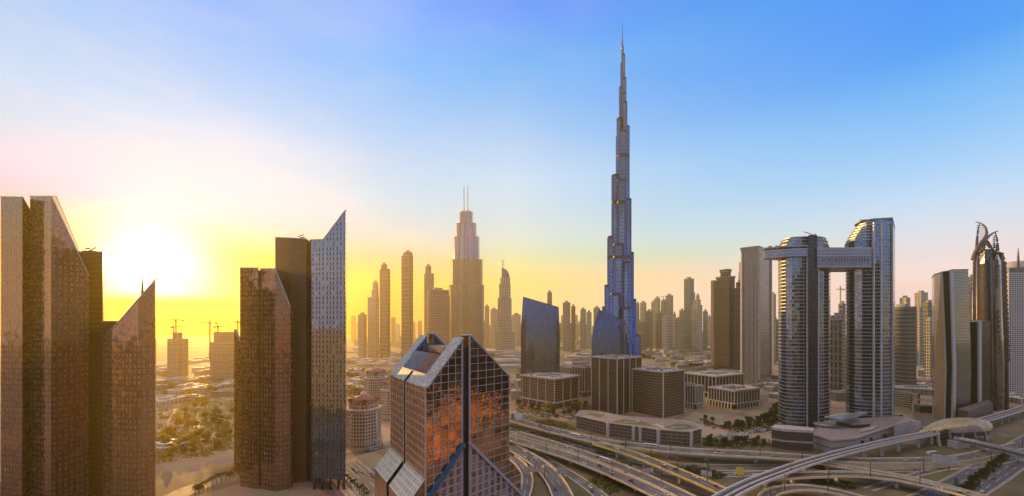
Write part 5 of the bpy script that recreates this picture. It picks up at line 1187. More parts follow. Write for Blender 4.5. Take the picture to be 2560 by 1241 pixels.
def leafy(name, mat, h, r, n, cat='tree'):
    rt = thing(name, 'tree', cat, (0, 0, 0)); mb = MB(); th = h*.42
    mb.tube([(0, 0, 0), (.1, .05, th*.6), (.05, .1, th)], [.32, .24, .18], 7)
    for k in range(4): a = k*1.6+.3; mb.tube([(0.05, .1, th*.85), (cos(a)*r*.45, sin(a)*r*.45, th+h*.16)], [.16, .07], 5)
    build('trunk', mb, BARK, rt)
    mb = MB(); cl = [(TR.uniform(-.6, .6)*r, TR.uniform(-.6, .6)*r, th+h*.1+TR.uniform(0, .48)*h, r*TR.uniform(.3, .55)) for _ in range(9)]
    for i in range(n):
        cx, cy, cz, cr = cl[i % len(cl)]; v = Vector((TR.gauss(0, 1), TR.gauss(0, 1), TR.gauss(0, .8))); v = v.normalized()*cr*TR.uniform(.55, 1.08); p = Vector((cx, cy, cz))+v
        a = Vector((TR.gauss(0, 1), TR.gauss(0, 1), TR.gauss(0, 1))).normalized(); b = a.cross(Vector((TR.gauss(0, 1), TR.gauss(0, 1), TR.gauss(0, 1)))).normalized(); s = TR.uniform(.35, .75)
        mb.face([tuple(p-a*s), tuple(p+b*s*.6), tuple(p+a*s), tuple(p-b*s*.6)])
    build('crown', mb, mat, rt); return rt
def palm(name, h):
    rt = thing(name, 'palm', 'palm tree', (0, 0, 0)); mb = MB(); mb.tube([(0, 0, 0), (.2, .1, h*.5), (.3, .1, h)], [.34, .24, .2], 7); build('trunk', mb, BARK, rt)
    mb = MB()
    for k in range(16):
        a = 2*pi*k/16+TR.uniform(-.1, .1); el = TR.uniform(-.1, .9); L_ = TR.uniform(2.6, 3.6); P = []
        for i in range(6):
            t = i/5; P.append(Vector((.3+cos(a)*L_*t, .1+sin(a)*L_*t, h+L_*(el*t-1.0*t*t))))
        for i in range(5):
            w0, w1 = (.55*sin(pi*min(.97, (i+.3)/5.4)), .55*sin(pi*min(.97, (i+1.3)/5.4))); s = Vector((-sin(a), cos(a), 0))
            mb.face([tuple(P[i]-s*w0), tuple(P[i]+s*w0), tuple(P[i+1]+s*w1), tuple(P[i+1]-s*w1)])
    build('crown', mb, LEAF[1], rt); return rt
PT = [leafy('tree', LEAF[0], 8, 3.6, 620), leafy('tree', LEAF[1], 6.5, 3.2, 560), leafy('tree', LEAF[2], 9.5, 4.4, 700)]
PP = palm('palm_tree', 8.0)
USED = [False]*4
def plant(k, p, label, group, sc, z=0):
    src = PP if k == 3 else PT[k]; loc = (p[0], p[1], z); rz = TR.uniform(0, 6.28)
    if not USED[k]:
        USED[k] = True; src.location = loc; src.rotation_euler = (0, 0, rz); src['label'] = label; src['group'] = group; FIRST[k] = sc; src.scale = (sc,)*3; return src
    return dup(src, loc, rz, label, group, sc)
FIRST = {}
def grove(spots, label, group, kinds, smin=.8, smax=1.3):
    for a, b in spots: plant(TR.choice(kinds), G(a, b), label, group, TR.uniform(smin, smax))
def scatter(n, poly, seed):
    r = random.Random(seed); out = []
    xs = [p[0] for p in poly]; ys = [p[1] for p in poly]
    while len(out) < n:
        x, y = r.uniform(min(xs), max(xs)), r.uniform(min(ys), max(ys)); ins = False
        for i in range(len(poly)):
            (x1, y1), (x2, y2) = poly[i], poly[i-1]
            if (y1 > y) != (y2 > y) and x < (x2-x1)*(y-y1)/(y2-y1)+x1: ins = not ins
        if ins: out.append((x, y))
    return out
grove(scatter(26, [(1290, 1005), (1390, 1030), (1470, 1010), (1475, 1040), (1430, 1050), (1300, 1042)], 1), 'dusty tree in front of the reddish overhanging-roof office', 'trees by the reddish office', (0, 1, 2))
grove(scatter(34, [(1745, 1040), (1800, 1062), (1905, 1050), (1945, 1010), (1945, 1050), (1930, 1070), (1860, 1075), (1770, 1062)], 2), 'small tree around the foot of the finned offices', 'trees by the finned offices', (0, 1))
grove(scatter(30, [(1640, 905), (1770, 925), (1850, 948), (1780, 930), (1700, 915), (1590, 895), (1600, 880)], 3), 'tree in the grove behind the brown cube office', 'trees behind the brown cube', (0, 1), 1.2, 1.9)
grove(scatter(20, [(1770, 1100), (1830, 1108), (1900, 1100), (1925, 1115), (1830, 1122), (1765, 1115)], 4), 'small tree on the lawn behind the broad upper flyover', 'trees behind the upper flyover', (0, 1), .6, 1.0)
grove(scatter(14, [(1470, 1210), (1560, 1165), (1640, 1200), (1560, 1225)], 5), 'low tree on the green between the diagonal flyovers and the side road', 'trees inside the interchange', (0, 1), .45, .8)
grove([(2395+i*7.5, 1238-i*6.2) for i in range(16)], 'shrub sized tree in the dark row along the lower right expressway', 'row of small trees along the expressway', (0,), .45, .7)
grove([(2200, 1062), (2215, 1060), (2188, 1066), (2240, 1052), (2175, 1068), (2252, 1048)], 'small tree on the terrace beside the taller bridge tower', 'trees on the plaza terrace', (0, 1), .6, .9)
grove([(868+i*6, 1206+i*5+(i % 3)*3) for i in range(9)], 'palm in the double row below the sail-bladed tower', 'palms below the sail-bladed tower', (3,), .7, .9)
grove([(487+i*11, 1238-i*5.2) for i in range(12)], 'palm in the row along the sunny parade at the bottom between the mirror towers', 'palms along the sunny parade', (3, 3, 1), .8, 1.05)
grove(scatter(60, [(400, 1150), (585, 1120), (585, 1020), (500, 1000), (430, 1060), (396, 1090)], 6), 'hazy tree in the sunlit park between the two mirror towers', 'trees in the hazy park', (1, 2, 2), .7, 1.3)
grove(scatter(36, [(400, 1020), (580, 1010), (580, 940), (400, 930)], 7), 'faint tree far back in the golden haze between the mirror towers', 'faint trees in the golden haze', (1, 2), .8, 1.5)
grove(scatter(24, [(866, 1000), (975, 960), (975, 925), (866, 930)], 8), 'hazy tree on the plain behind the domed blocks', 'hazy trees behind the domed blocks', (0, 2), 1.0, 1.7)
grove(scatter(16, [(2236, 1010), (2330, 985), (2330, 960), (2236, 960)], 9), 'small tree among the low buildings left of the folded tower', 'trees left of the folded tower', (0, 1), .8, 1.2)

def shrubs(name, label, n, polys, seed, mat, smin, smax, hmax):
    r = random.Random(seed); mb = MB()
    for poly, k in polys:
        for a, b in scatter(int(n*k), poly, r.randrange(999)):
            x, y, _ = G(a, b); R = r.uniform(smin, smax)
            for _ in range(9):
                v = Vector((r.gauss(0, 1), r.gauss(0, 1), abs(r.gauss(0, 1)))).normalized()*R; p = Vector((x+v.x, y+v.y, .2+v.z*hmax)); u = Vector((r.gauss(0, 1), r.gauss(0, 1), r.gauss(0, 1))).normalized(); w = u.cross(Vector((r.gauss(0, 1), r.gauss(0, 1), 1))).normalized(); q = R*r.uniform(.25, .5)
                mb.face([tuple(p-u*q), tuple(p+w*q*.7), tuple(p+u*q), tuple(p-w*q*.7)])
    tag(build(name, mb, mat), label, None, None, 'stuff')
shrubs('shrubbery', 'dark shrubs and ground planting around the offices and ramps', 420, [([(1290, 1008), (1390, 1034), (1475, 1014), (1475, 1040), (1430, 1052), (1290, 1046)], .5), ([(1745, 1042), (1800, 1066), (1905, 1054), (1945, 1020), (1950, 1060), (1930, 1080), (1860, 1085), (1770, 1070)], .7),
    ([(1600, 920), (1700, 900), (1790, 915), (1850, 950), (1780, 935), (1720, 930)], 1.0), ([(1300, 1052), (1440, 1078), (1420, 1062), (1385, 1052)], .3), ([(1460, 1200), (1560, 1165), (1650, 1200), (1600, 1225), (1520, 1235)], .35), ([(1690, 1172), (1790, 1200), (1815, 1190), (1740, 1168)], .25),
    ([(1760, 1095), (1830, 1104), (1920, 1098), (1930, 1115), (1830, 1124), (1760, 1115)], .4), ([(2040, 1196), (2150, 1216), (2130, 1224), (2030, 1208)], .3), ([(2380, 1242), (2510, 1138), (2520, 1142), (2400, 1250)], .4), ([(2240, 1000), (2330, 980), (2330, 950), (2240, 950)], .4), ([(1215, 930), (1300, 960), (1300, 990), (1285, 990)], .4)], 3, LEAF[0], 1.2, 3.0, .7)
shrubs('park_planting', 'hazy planting covering the park between the mirror glass towers', 520, [([(395, 1160), (585, 1130), (585, 960), (395, 960)], 1.0), ([(866, 1010), (975, 975), (975, 905), (866, 905)], .35)], 4, LEAF[2], 2.0, 5.0, .6)
for k in range(5):
    mb = MB(); P = spline([Vector(G(*q)) for q in (((396, 1080), (470, 1062), (540, 1072), (590, 1060)), ((396, 1040), (460, 1018), (540, 1022), (590, 1012)), ((396, 990), (480, 972), (590, 980)), ((430, 1130), (500, 1100), (585, 1096)), ((396, 955), (500, 945), (590, 950)))[k]], 10)
    for q in P: q.z = .1
    sweep(mb, P, [(-3.5, 0), (3.5, 0)], closed=False); structure('path', mb, plain('paving_pale', (.55, .41, .27), .7), 'pale curving path through the hazy park')

# ------------------------------------------------------------------ low buildings on the plain
LB = [facade('low_wall_a', (.10, .08, .07), (.50, .40, .31), 4, 4, .5, .5, .3, .3, 0, 0, .3), facade('low_wall_b', (.11, .09, .08), (.40, .28, .21), 5, 4, .3, .55, .3, .3, 0, 0, .3), facade('low_wall_c', (.12, .10, .09), (.60, .50, .42), 6, 4, .5, .5, .3, .3, 0, 0, .3)]
def low_block(label, x, Y, w, d, h, rz, k, group, name='low_building'):
    if label.find('mid-rise') >= 0: name = 'mid_rise_block'
    rt = thing(name, label, 'apartment block' if name == 'mid_rise_block' else 'low building', (px(x, Y), Y, 0), group); mb = MB(); c = (px(x, Y), Y)
    mb.box((*c, h/2), (w, d, h), rz); build('walls', mb, LB[k], rt)
    mb = MB(); mb.box((*c, h+.4), (w*1.02, d*1.02, .8), rz); build('roof', mb, (LROOF, DROOF, WHITE)[k % 3] if k != 2 else LROOF, rt)
    mb = MB(); mb.box((c[0]+w*.12, c[1]-d*.1, h+2), (w*.3, d*.3, 3), rz); build('roof_unit', mb, CONC, rt)
LR = random.Random(8)
def field(n, poly, wr, hr, label, group, seed):
    for a, b in scatter(n, poly, seed):
        Y = gy(b); low_block(label, a, Y, LR.uniform(*wr), LR.uniform(*wr)*.8, LR.uniform(*hr), LR.uniform(-.6, .6), LR.randrange(3), group)
field(34, [(868, 915), (980, 930), (1060, 850), (900, 850)], (30, 90), (5, 14), 'low building lost in golden haze behind the domed blocks', 'low buildings in the golden haze', 31)
field(30, [(1210, 905), (1300, 930), (1300, 850), (1215, 848)], (40, 120), (6, 16), 'flat-roofed low building left of the taller leaf tower', 'low buildings left of the leaf tower', 32)
field(18, [(1400, 925), (1478, 915), (1478, 848), (1400, 850)], (30, 90), (6, 20), 'low building between the two leaf towers', 'low buildings between the leaf towers', 33)
field(58, [(1600, 905), (1780, 925), (1780, 862), (1600, 862)], (18, 46), (6, 18), 'small house on the plain below the dense far cluster', 'houses below the far cluster', 34)
field(26, [(2236, 985), (2332, 985), (2332, 875), (2236, 875)], (28, 70), (6, 16), 'flat-roofed building left of the folded tower', 'low buildings left of the folded tower', 35)
field(16, [(1935, 990), (1948, 1010), (2080, 990), (2112, 1010), (2110, 900), (1930, 900)], (20, 50), (6, 15), 'low building glimpsed between the bridge towers', 'low buildings behind the bridge towers', 36)
field(14, [(2425, 1010), (2560, 1010), (2560, 930), (2520, 960)], (20, 50), (6, 14), 'low building at the foot of the pale hotel', 'low buildings by the pale hotel', 37)
field(14, [(400, 985), (590, 970), (590, 880), (400, 890)], (30, 80), (5, 10), 'faint low building in the yellow haze between the mirror towers', 'low buildings in the yellow haze', 38)
field(34, [(1590, 868), (1785, 868), (1785, 850), (1590, 850)], (26, 50), (30, 80), 'mid-rise block among the far cluster right of the spire skyscraper', 'mid-rise blocks of the far cluster', 41)
field(26, [(1395, 862), (1480, 862), (1480, 844), (1395, 844)], (26, 60), (20, 62), 'hazy mid-rise block between the leaf towers', 'hazy mid-rise blocks between the leaf towers', 42)
field(22, [(1212, 862), (1302, 862), (1302, 845), (1212, 845)], (30, 70), (15, 50), 'hazy mid-rise block left of the taller leaf tower', 'hazy mid-rise blocks left of the leaf tower', 43)
field(18, [(885, 868), (1062, 868), (1062, 848), (885, 848)], (30, 70), (12, 40), 'hazy mid-rise block at the foot of the sunward far towers', 'hazy mid-rise blocks below the sunward towers', 44)
field(16, [(2236, 880), (2335, 880), (2335, 850), (2236, 850)], (26, 50), (20, 56), 'mid-rise block behind the banded dark block', 'mid-rise blocks behind the banded block', 45)
field(24, [(1290, 1000), (1300, 930), (1478, 930), (1478, 950), (1440, 930), (1400, 925)], (16, 34), (5, 16), 'low building scattered behind the reddish overhanging-roof office', 'low buildings behind the reddish office', 51)
field(22, [(1600, 930), (1700, 905), (1790, 930), (1850, 945), (1930, 960), (1930, 985), (1860, 955), (1720, 930)], (14, 34), (5, 15), 'low building among trees behind the finned offices', 'low buildings behind the finned offices', 52)
field(20, [(866, 1010), (866, 930), (970, 930), (970, 960)], (16, 36), (5, 14), 'low hazy house near the domed blocks', 'low houses near the domed blocks', 53)
field(20, [(396, 1010), (590, 1000), (590, 940), (396, 950)], (18, 44), (4, 10), 'low roof in the golden park haze between the mirror towers', 'low roofs in the park haze', 54)
low_block('long pale hall with a dark base left of the folded tower', 2262, 830, 120, 50, 14, .3, 0, None)
low_block('round shouldered office block between the two leaf towers', 1432, 780, 40, 36, 44, .5, 1, None, 'office_block')
low_block('long white flat-roofed hall left of the taller leaf tower', 1262, 1750, 230, 120, 18, .1, 2, None, 'mall_hall')
low_block('wide low hall with a grey roof between the leaf towers, nearer the reddish office', 1425, 850, 66, 50, 14, .2, 1, None, 'hall')
rt = thing('parking_block', 'cream multi-storey car park with dark open decks left of the folded tower', 'car park', (px(2270, 620), 620, 0))
q = quad(2234, 2278, 2300, 600, .8); mb = MB(); mb.prism(q, 0, zz_at(985, 600), 0, 1); build('body', mb, [facade('deck_openings', (.06, .045, .04), (.62, .42, .26), 60, 3.4, .0, .52, .2, .5, 0, 0, .2), DROOF], rt)
mb = MB(); mb.box((px(2290, 596), 596, zz_at(985, 600)/2), (7, 6, zz_at(982, 600)), .4); build('stair_tower', mb, plain('sand_wall', (.58, .38, .24), .6), rt)
rt = thing('truss_bridge', 'white trussed footbridge running into the folded tower', 'footbridge', (px(2310, 560), 560, 0))
a0, a1 = (px(2286, 566), 566), (px(2338, 548), 548); z0, z1 = zz_at(1013, 555), zz_at(1001, 555)
for z in (z0, z1): mb = MB(); mb.bar((*a0, z), (*a1, z), 1.2, 1.0); build('chord', mb, WFR, rt)
for i in range(4):
    f, g = i/4, (i+1)/4; p = Vector((*a0, 0)).lerp(Vector((*a1, 0)), f); q_ = Vector((*a0, 0)).lerp(Vector((*a1, 0)), g)
    mb = MB(); mb.bar((p.x, p.y, z1 if i % 2 else z0), (q_.x, q_.y, z0 if i % 2 else z1), .8); build('brace', mb, WFR, rt)
for p in (a0, a1): mb = MB(); mb.bar((p[0], p[1]+2, 0), (p[0], p[1]+2, z0), 2.0); build('column', mb, WFR, rt)
mb = MB(); mb.prism(quad(2276, 2300, 2342, 575, 1.2), 0, zz_at(1016, 575)); tag(build('brown_hall', mb, [plain('hall_brown', (.13, .08, .06), .6), DROOF]), 'dark brown hall under the white truss bridge', 'hall')
mb = MB(); q = [G(2395, 1062), G(2420, 1070), G(2482, 1045), G(2470, 1035)]; mb.prism([(a, b) for a, b, c in q], 0, 20); tag(build('brick_podium', mb, [plain('podium_brick', (.20, .13, .10), .7), DROOF]), 'brown podium between the folded tower and the claw-crowned tower', 'podium')
# white pavilion roofs in the park
rt = thing('park_pavilion', 'white framed low pavilion roof in the golden park beside the lower blade', 'pavilion', (*G(425, 1125)[:2], 0))
c = G(420, 1122); mb = MB()
for s, h in ((16, 4.5), (10, 7)):
    for k in range(4):
        a, b = k*pi/2+.5, (k+1)*pi/2+.5; mb.bar((c[0]+s*cos(a), c[1]+s*sin(a), h), (c[0]+s*cos(b), c[1]+s*sin(b), h), 2.4, 1.0)
build('roof_frame', mb, WHITE, rt); mb = MB(); mb.box((c[0], c[1], 2), (20, 20, 4), .5+pi/4); build('hall', mb, LB[2], rt)
mb = MB(); P = spline([Vector(G(*p)) for p in ((380, 1270), (480, 1222), (540, 1205), (600, 1188))], 8)
for p in P: p.z = .12
sweep(mb, P, [(-9, 0), (9, 0)], closed=False); structure('promenade', mb, plain('paving_pale', (.55, .41, .27), .7), 'pale paved parade at the bottom between the mirror towers')
mb = MB(); q = [G(860, 1225), G(905, 1215), G(965, 1262), G(870, 1275)]; mb.face([(a, b, .13) for a, b, c in q]); structure('forecourt', mb, plain('paving_pale', (.55, .41, .27), .7), 'striped paved forecourt with palms')
# curved sail walls on the plaza terrace garden
for i in range(7):
    a = G(1880+i*7, 1092-i*3); mb = MB(); P = [Vector((a[0]+12*cos(t), a[1]+10*sin(t), 0)) for t in [2.6+.12*k for k in range(8)]]
    sweep(mb, P, [(-.5, 0), (.5, 0), (.5, 2.2), (-.5, 2.2)]); tag(build('garden_wall', mb, WFR), 'curved pale terrace wall in the garden left of the tall end block', 'garden wall', 'curved garden terrace walls')

# ------------------------------------------------------------------ cars
def make_car(col, nm, kind):
    paint = plain('paint_'+nm, col, .3, .2, var=.05, spec=.8); gl = plain('car_glass', (.02, .02, .025), .08, .2, var=.0, spec=1); ty = plain('tyre', (.02, .02, .02), .8)
    rt = thing(kind, 'car', 'bus' if kind == 'bus' else 'car', (0, 0, 0))
    Ln, Wd, H1, H2 = (11.5, 2.5, 1.0, 3.0) if kind == 'bus' else (4.6, 1.85, .82, 1.48)
    hx, hy = Ln/2, Wd/2
    if kind == 'bus': pr = [(-hx, .4), (-hx, 2.9), (-hx+.3, 3.1), (hx-.3, 3.1), (hx, 2.7), (hx+.05, .4)]
    else: pr = [(-hx, .32), (-hx-.02, .75), (-hx+.5, .95), (-hx+1.1, 1.0), (.95, .98), (hx-.2, .82), (hx, .6), (hx, .32)]
    mb = MB(); mb.loft([[(x, -hy*(.96), z) for x, z in pr], [(x, -hy, z) for x, z in pr], [(x, hy, z) for x, z in pr], [(x, hy*.96, z) for x, z in pr]], 0, True, bottom=True); build('body', mb, paint, rt)
    if kind == 'bus': mb = MB(); mb.box((.2, 0, 2.1), (Ln-.5, Wd+.04, .9)); build('window_band', mb, gl, rt)
    else:
        cb = [(-1.75, .97), (-1.2, 1.44), (.25, 1.48), (1.05, .98)]
        mb = MB(); mb.loft([[(x, -.78, z) for x, z in cb], [(x, .78, z) for x, z in cb]], 0, True, bottom=True); build('cabin_glass', mb, gl, rt)
        mb = MB(); mb.loft([[(x, -.66, z) for x, z in ((-1.2, 1.44), (.25, 1.48), (.25, 1.54), (-1.2, 1.5))], [(x, .66, z) for x, z in ((-1.2, 1.44), (.25, 1.48), (.25, 1.54), (-1.2, 1.5))]], 0, True, bottom=True); build('roof', mb, paint, rt)
    for wx in ((-hx*.62, hx*.62)):
        for s in (-1, 1): mb = MB(); mb.tube([(wx, s*(hy-.22), .36), (wx, s*(hy+.01), .36)], .36 if kind != 'bus' else .48, 12); build('wheel', mb, ty, rt)
    return rt
CARS = {'white': make_car((.80, .78, .75), 'white', 'car'), 'silver': make_car((.45, .44, .43), 'silver', 'car'), 'dark': make_car((.05, .05, .055), 'dark', 'car'), 'red': make_car((.30, .05, .04), 'red', 'car'), 'yellow': make_car((.70, .55, .04), 'yellow', 'car'), 'bus': make_car((.78, .74, .70), 'bus_white', 'bus')}
CUSED = {}
def on_path(P, t, lat):
    acc = [0]
    for a, b in zip(P, P[1:]): acc.append(acc[-1]+(b-a).length)
    d = t*acc[-1]
    for i in range(len(P)-1):
        if acc[i+1] >= d:
            f = (d-acc[i])/max(1e-6, acc[i+1]-acc[i]); v = P[i+1]-P[i]; v.normalize(); p = P[i].lerp(P[i+1], f); r = Vector((v.y, -v.x, 0)); return p+r*lat, math.atan2(v.y, v.x)
def car(col, P, pxl, lat, label, rev=False, group=None):
    best = min(range(81), key=lambda k: abs(1280+1000*(on_path(P, k/80, lat)[0].x)/(on_path(P, k/80, lat)[0].y)-pxl) if on_path(P, k/80, lat)[0].y > 5 else 1e9)
    p, a = on_path(P, best/80, lat); loc = (p.x, p.y, p.z+.02); a += pi if rev else 0
    src = CARS[col]
    if col not in CUSED: CUSED[col] = 1; src.location = loc; src.rotation_euler = (0, 0, a); src['label'] = label; o = src
    else: o = dup(src, loc, a, label)
    if group: o['group'] = group
UF, LF, SF, CR = 'the broad upper flyover', 'the long straight lower flyover', 'the yellow edged slip flyover', 'the curved ramp beside the gabled glass tower'
for col, P, pxl, lat, lab in (
    ('white', F1, 1294, -4.5, 'white car leading at the left end of ' + UF), ('silver', F1, 1306, 2.5, 'silver car near the left end of ' + UF), ('white', F1, 1337, -2, 'white car beneath the green road sign side of ' + UF), ('dark', F1, 1350, -6, 'dark car beside two white ones on ' + UF),
    ('white', F1, 1367, -2, 'second white car in the dense stretch of ' + UF), ('silver', F1, 1394, 2, 'silver car alone in the near lane of ' + UF), ('white', F1, 1403, 6, 'white car hugging the near parapet of ' + UF), ('bus', F1, 1440, 2.5, 'white bus at the left on ' + UF),
    ('white', F1, 1507, 5, 'white car just past the split of ' + UF), ('bus', F1, 1626, -2, 'white bus past the split on ' + UF), ('white', F1, 1788, 2, 'lone white car far right on ' + UF), ('silver', F1, 1930, 2, 'silver car passing under the metro viaduct on ' + UF),
    ('white', F2, 1541, 0, 'white car at the start of ' + SF), ('white', F2, 1659, -2, 'white car halfway down ' + SF), ('red', F2, 1661, 2, 'red car beside a white one on ' + SF),
    ('white', F3, 1291, 0, 'white car at the far left of ' + LF), ('bus', F4, 1510, 0, 'white bus on the second diagonal flyover'), ('silver', F4, 1402, 2, 'silver car on the second diagonal flyover'), ('dark', F3, 1500, -3, 'dark car in the middle of ' + LF),
    ('white', F5, 1311, -3, 'white car furthest up ' + CR), ('white', F5, 1339, -3, 'white car in the middle of ' + CR), ('white', F5, 1312, 4, 'white car on the inner lane of ' + CR), ('white', F5, 1359, 0, 'white car lowest on ' + CR), ('dark', F5, 1388, 3, 'dark car lowest on ' + CR),
    ('silver', A2, 1411, 0, 'silver car on the road below the diagonal flyovers'), ('dark', A2, 1480, 2, 'dark car on the road below the diagonal flyovers'),
    ('white', F1b, 2263, 0, 'white car on the ramp with the orange retaining wall'), ('silver', F1b, 2180, -2, 'silver car on the ramp with the orange retaining wall'), ('bus', F1b, 2330, -14, 'white bus waiting below the shell-roofed station'),
    ('white', ARC, 2320, 0, 'white car in the middle of the arched ramp'), ('white', ARC, 2350, 2, 'second white car lower on the arched ramp'), ('white', FAN, 2105, 0, 'white car on the thin joining ramp'), ('yellow', A4, 2503, -9, 'yellow taxi on the lower right expressway'),
    ('silver', A4, 2478, -4, 'silver car left of the yellow taxi'), ('dark', A4, 2530, 6, 'dark car near the corner of the lower right expressway'), ('white', A6, 930, 0, 'white car on the street in front of the domed blocks'), ('dark', A6, 918, 3, 'dark car on the street in front of the domed blocks'),
    ('silver', A7, 900, -3, 'silver car at the foot of the sail-bladed tower'), ('white', A9, 1870, 0, 'white car on the street before the finned offices'), ('silver', A9, 1845, 2, 'silver car on the street before the finned offices'), ('white', A1, 1770, 0, 'white car on the road under the broad upper flyover'), ('white', A3, 1840, 0, 'white car on the side road beneath the yellow edged flyover'), ('white', A11, 1720, 2, 'white car on the road by the unfinished towers')):
    car(col, P, pxl, lat, lab)
for i in range(12):
    p = G(1945+i*9.5, 1098+(i % 2)*1.2); dup(CARS[('white', 'silver', 'dark')[i % 3]], (p[0], p[1], .1), TR.uniform(-.1, .1)+1.4, ('white', 'silver', 'dark')[i % 3]+' car parked in the row below the tall end block', 'cars parked below the end block')

TF = random.Random(77)
for P, road, n, lats in ((F1, UF, 12, (-5.5, -2, 2, 5.5)), (F2, SF, 5, (-2.5, 2.5)), (F3, LF, 7, (-4, 0, 4)), (F4, 'the second diagonal flyover', 6, (-2.5, 2.5)), (F5, CR, 5, (-4, 0, 4)), (A1, 'the road under the upper flyover', 12, (-5, -2, 2, 5)), (A2, 'the road below the diagonal flyovers', 6, (-3, 0, 3)),
                         (A3, 'the side road beneath the yellow edged flyover', 6, (-2, 2)), (A4, 'the lower right expressway', 14, (-10, -6, -2, 2, 6, 10)), (ARC, 'the arched ramp', 5, (-2.5, 2.5)), (F1b, 'the ramp with the orange retaining wall', 5, (-4, 0, 4)), (A6, 'the street in front of the domed blocks', 8, (-5, -2, 2, 5)), (A7, 'the boulevard below the sail-bladed tower', 9, (-8, -4, 0, 4, 8)), (A10, 'the hazy avenue behind the domed blocks', 10, (-10, -4, 4, 10)), (A11, 'the road by the unfinished towers', 9, (-4, 0, 4)), (A9, 'the street before the finned offices', 7, (-2, 2))):
    for _ in range(n):
        p, a = on_path(P, TF.uniform(.04, .96), TF.choice(lats)); c = TF.choice(('white', 'white', 'silver', 'silver', 'dark', 'red'))
        dup(CARS[c], (p.x, p.y, p.z+.02), a, c+' car in the loose traffic on '+road, 'traffic on '+road)
for i in range(34):
    f, r_ = i % 17, i//17; p = G(1768+f*6.5+r_*4, 1092-f*.35+r_*5); c = TF.choice(('white', 'silver', 'dark', 'white')); dup(CARS[c], (p[0], p[1], .08), 1.3, c+' car parked in the lot behind the upper flyover', 'cars parked behind the upper flyover')

# ------------------------------------------------------------------ street lamps and signs
rt = thing('street_lamp', 'lamp', 'street lamp', (0, 0, 0))
mb = MB(); mb.tube([(0, 0, 0), (0, 0, 6), (0, 0, 13)], [.34, .28, .2], 6); build('pole', mb, DSTEEL, rt)
for s in (-1, 1):
    mb = MB(); mb.tube([(0, 0, 12.9), (s*1.2, 0, 13.4), (s*2.2, 0, 13.4)], .09, 5); arm = build('arm', mb, DSTEEL, rt); mb = MB(); mb.box((s*2.5, 0, 13.35), (1.0, .4, .16)); build('lamp_head', mb, STEEL, arm)
LAMP = rt; first = True
for P, road, lat, z0, ts in ((F1, 'the broad upper flyover', 0, 0, (.12, .2, .28, .36, .46, .56, .66, .76, .86, .95)), (F2, 'the yellow edged slip flyover', -6, 0, (.2, .38, .56, .74)), (F3, 'the long straight lower flyover', 6.8, 0, (.15, .3, .45, .6, .75)), (F4, 'the second diagonal flyover', -5.8, 0, (.2, .4, .6, .78)),
                             (ARC, 'the arched ramp', 5, 0, (.15, .35, .55, .75)), (LOOP, 'the tight loop ramp', 4, 0, (.2, .5, .8)), (A1, 'the road under the upper flyover', 8.5, 0, (.4, .55, .7, .82)), (A4, 'the lower right expressway', 0, 0, (.3, .45, .6, .75)), (F5, 'the curved ramp beside the gabled glass tower', 7, 0, (.3, .5, .7)), (A6, 'the street in front of the domed blocks', 0, 0, (.3, .6))):
    for t_ in ts:
        p, a = on_path(P, t_, lat); lab = 'double armed street lamp on ' + road; g = 'street lamps on ' + road
        if first: first = False; LAMP.location = (p.x, p.y, p.z); LAMP.rotation_euler = (0, 0, a+pi/2); LAMP['label'] = lab; LAMP['group'] = g
        else: dup(LAMP, (p.x, p.y, p.z), a+pi/2, lab, g)
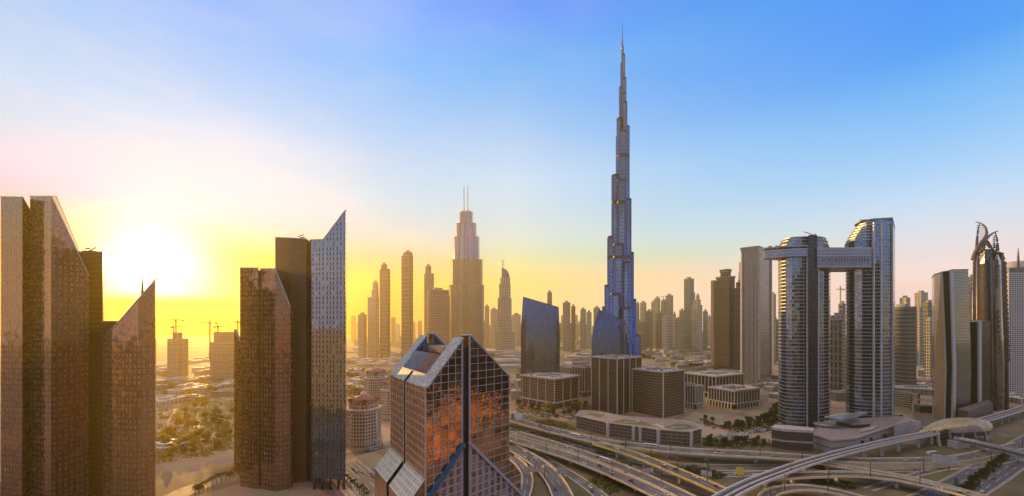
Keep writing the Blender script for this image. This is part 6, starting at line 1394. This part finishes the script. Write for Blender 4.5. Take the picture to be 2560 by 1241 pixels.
def sign(label, a, b, h, w, hh, col, cname, arm=0, rz=0.0, stripes=0):
    c = G(a, b, h); rt = thing('road_sign', label, 'road sign', (c[0], c[1], 0)); m = plain('sign_'+cname, col, .5, var=.05)
    mb = MB(); mb.box(c, (w, .25, hh), rz); build('panel', mb, m, rt)
    mb = MB(); x = c[0]+arm; mb.tube([(x, c[1]+.4, 0), (x, c[1]+.4, h-hh*.3), (c[0], c[1]+.4, h)], [.3, .26, .2], 7); build('post', mb, STEEL, rt)
    for i in range(stripes):
        mb = MB(); f = (i+.5)/stripes-.5; mb.box((c[0]+f*w*cos(rz)+.2*sin(rz), c[1]+f*w*sin(rz)-.2*cos(rz), h), (w/stripes*.7, .2, hh*.8), rz); build('sub_panel', mb, plain('sign_frame_grey', (.62, .57, .50), .5), rt)
sign('yellow overhead road sign seen from behind by the side road', 1849, 1178, 8, 5.5, 5.5, (.75, .62, .05), 'yellow', 3, -.5)
sign('round green road sign at the left end of the upper flyover', 1285, 1041, 10, 7, 7, (.06, .22, .07), 'green')
sign('white rectangular sign panel beside the round green sign', 1297, 1040, 11, 12, 6, (.70, .68, .66), 'white')
sign('green direction sign on the lower right lawn', 2390, 1204, 7, 5, 6, (.03, .24, .15), 'teal', -4, .3)
sign('slatted sign gantry beside the long diagonal flyovers', 1404, 1177, 7, 9, 5.5, (.36, .29, .25), 'grey', 5, .1, 4)
sign('lit orange sign gantry over the curved ramp', 1331, 1173, 6, 10, 5, (.55, .34, .18), 'orange', 5, 0, 4)
sign('tilted orange gantry sign under the yellow edged flyover', 1618, 1178, 6, 12, 4.5, (.50, .34, .20), 'tan', 6, .3, 3)
sign('pale gantry sign panels above the orange retaining wall', 2360, 1150, 9, 16, 8, (.58, .47, .38), 'pale', 5, -.5, 5)
sign('small green sign glimpsed between the bridge towers', 2092, 980, 9, 14, 8, (.03, .22, .12), 'teal')
sign('white end-on sign panel by the side road near the viaduct', 1766, 1184, 6, 8, 4, (.66, .56, .45), 'cream', 2, -.6)

# ------------------------------------------------------------------ haze
def haze():
    k = bpy.data.materials.new('haze_air'); k.use_nodes = True; t = k.node_tree; t.nodes.clear()
    o = t.nodes.new('ShaderNodeOutputMaterial'); v = t.nodes.new('ShaderNodeVolumePrincipled')
    v.inputs['Density'].default_value = HAZE_D; v.inputs['Color'].default_value = (1.0, .80, .22, 1); v.inputs['Anisotropy'].default_value = HAZE_G
    t.links.new(v.outputs[0], o.inputs['Volume'])
    mb = MB(); mb.box((0, 0, 341.5), (10500, 10500, 685)); tag(build('haze', mb, k), 'golden morning haze lying over the city', None, None, 'stuff')
HAZE_D, HAZE_G = 1.5e-4, 0.58
haze()
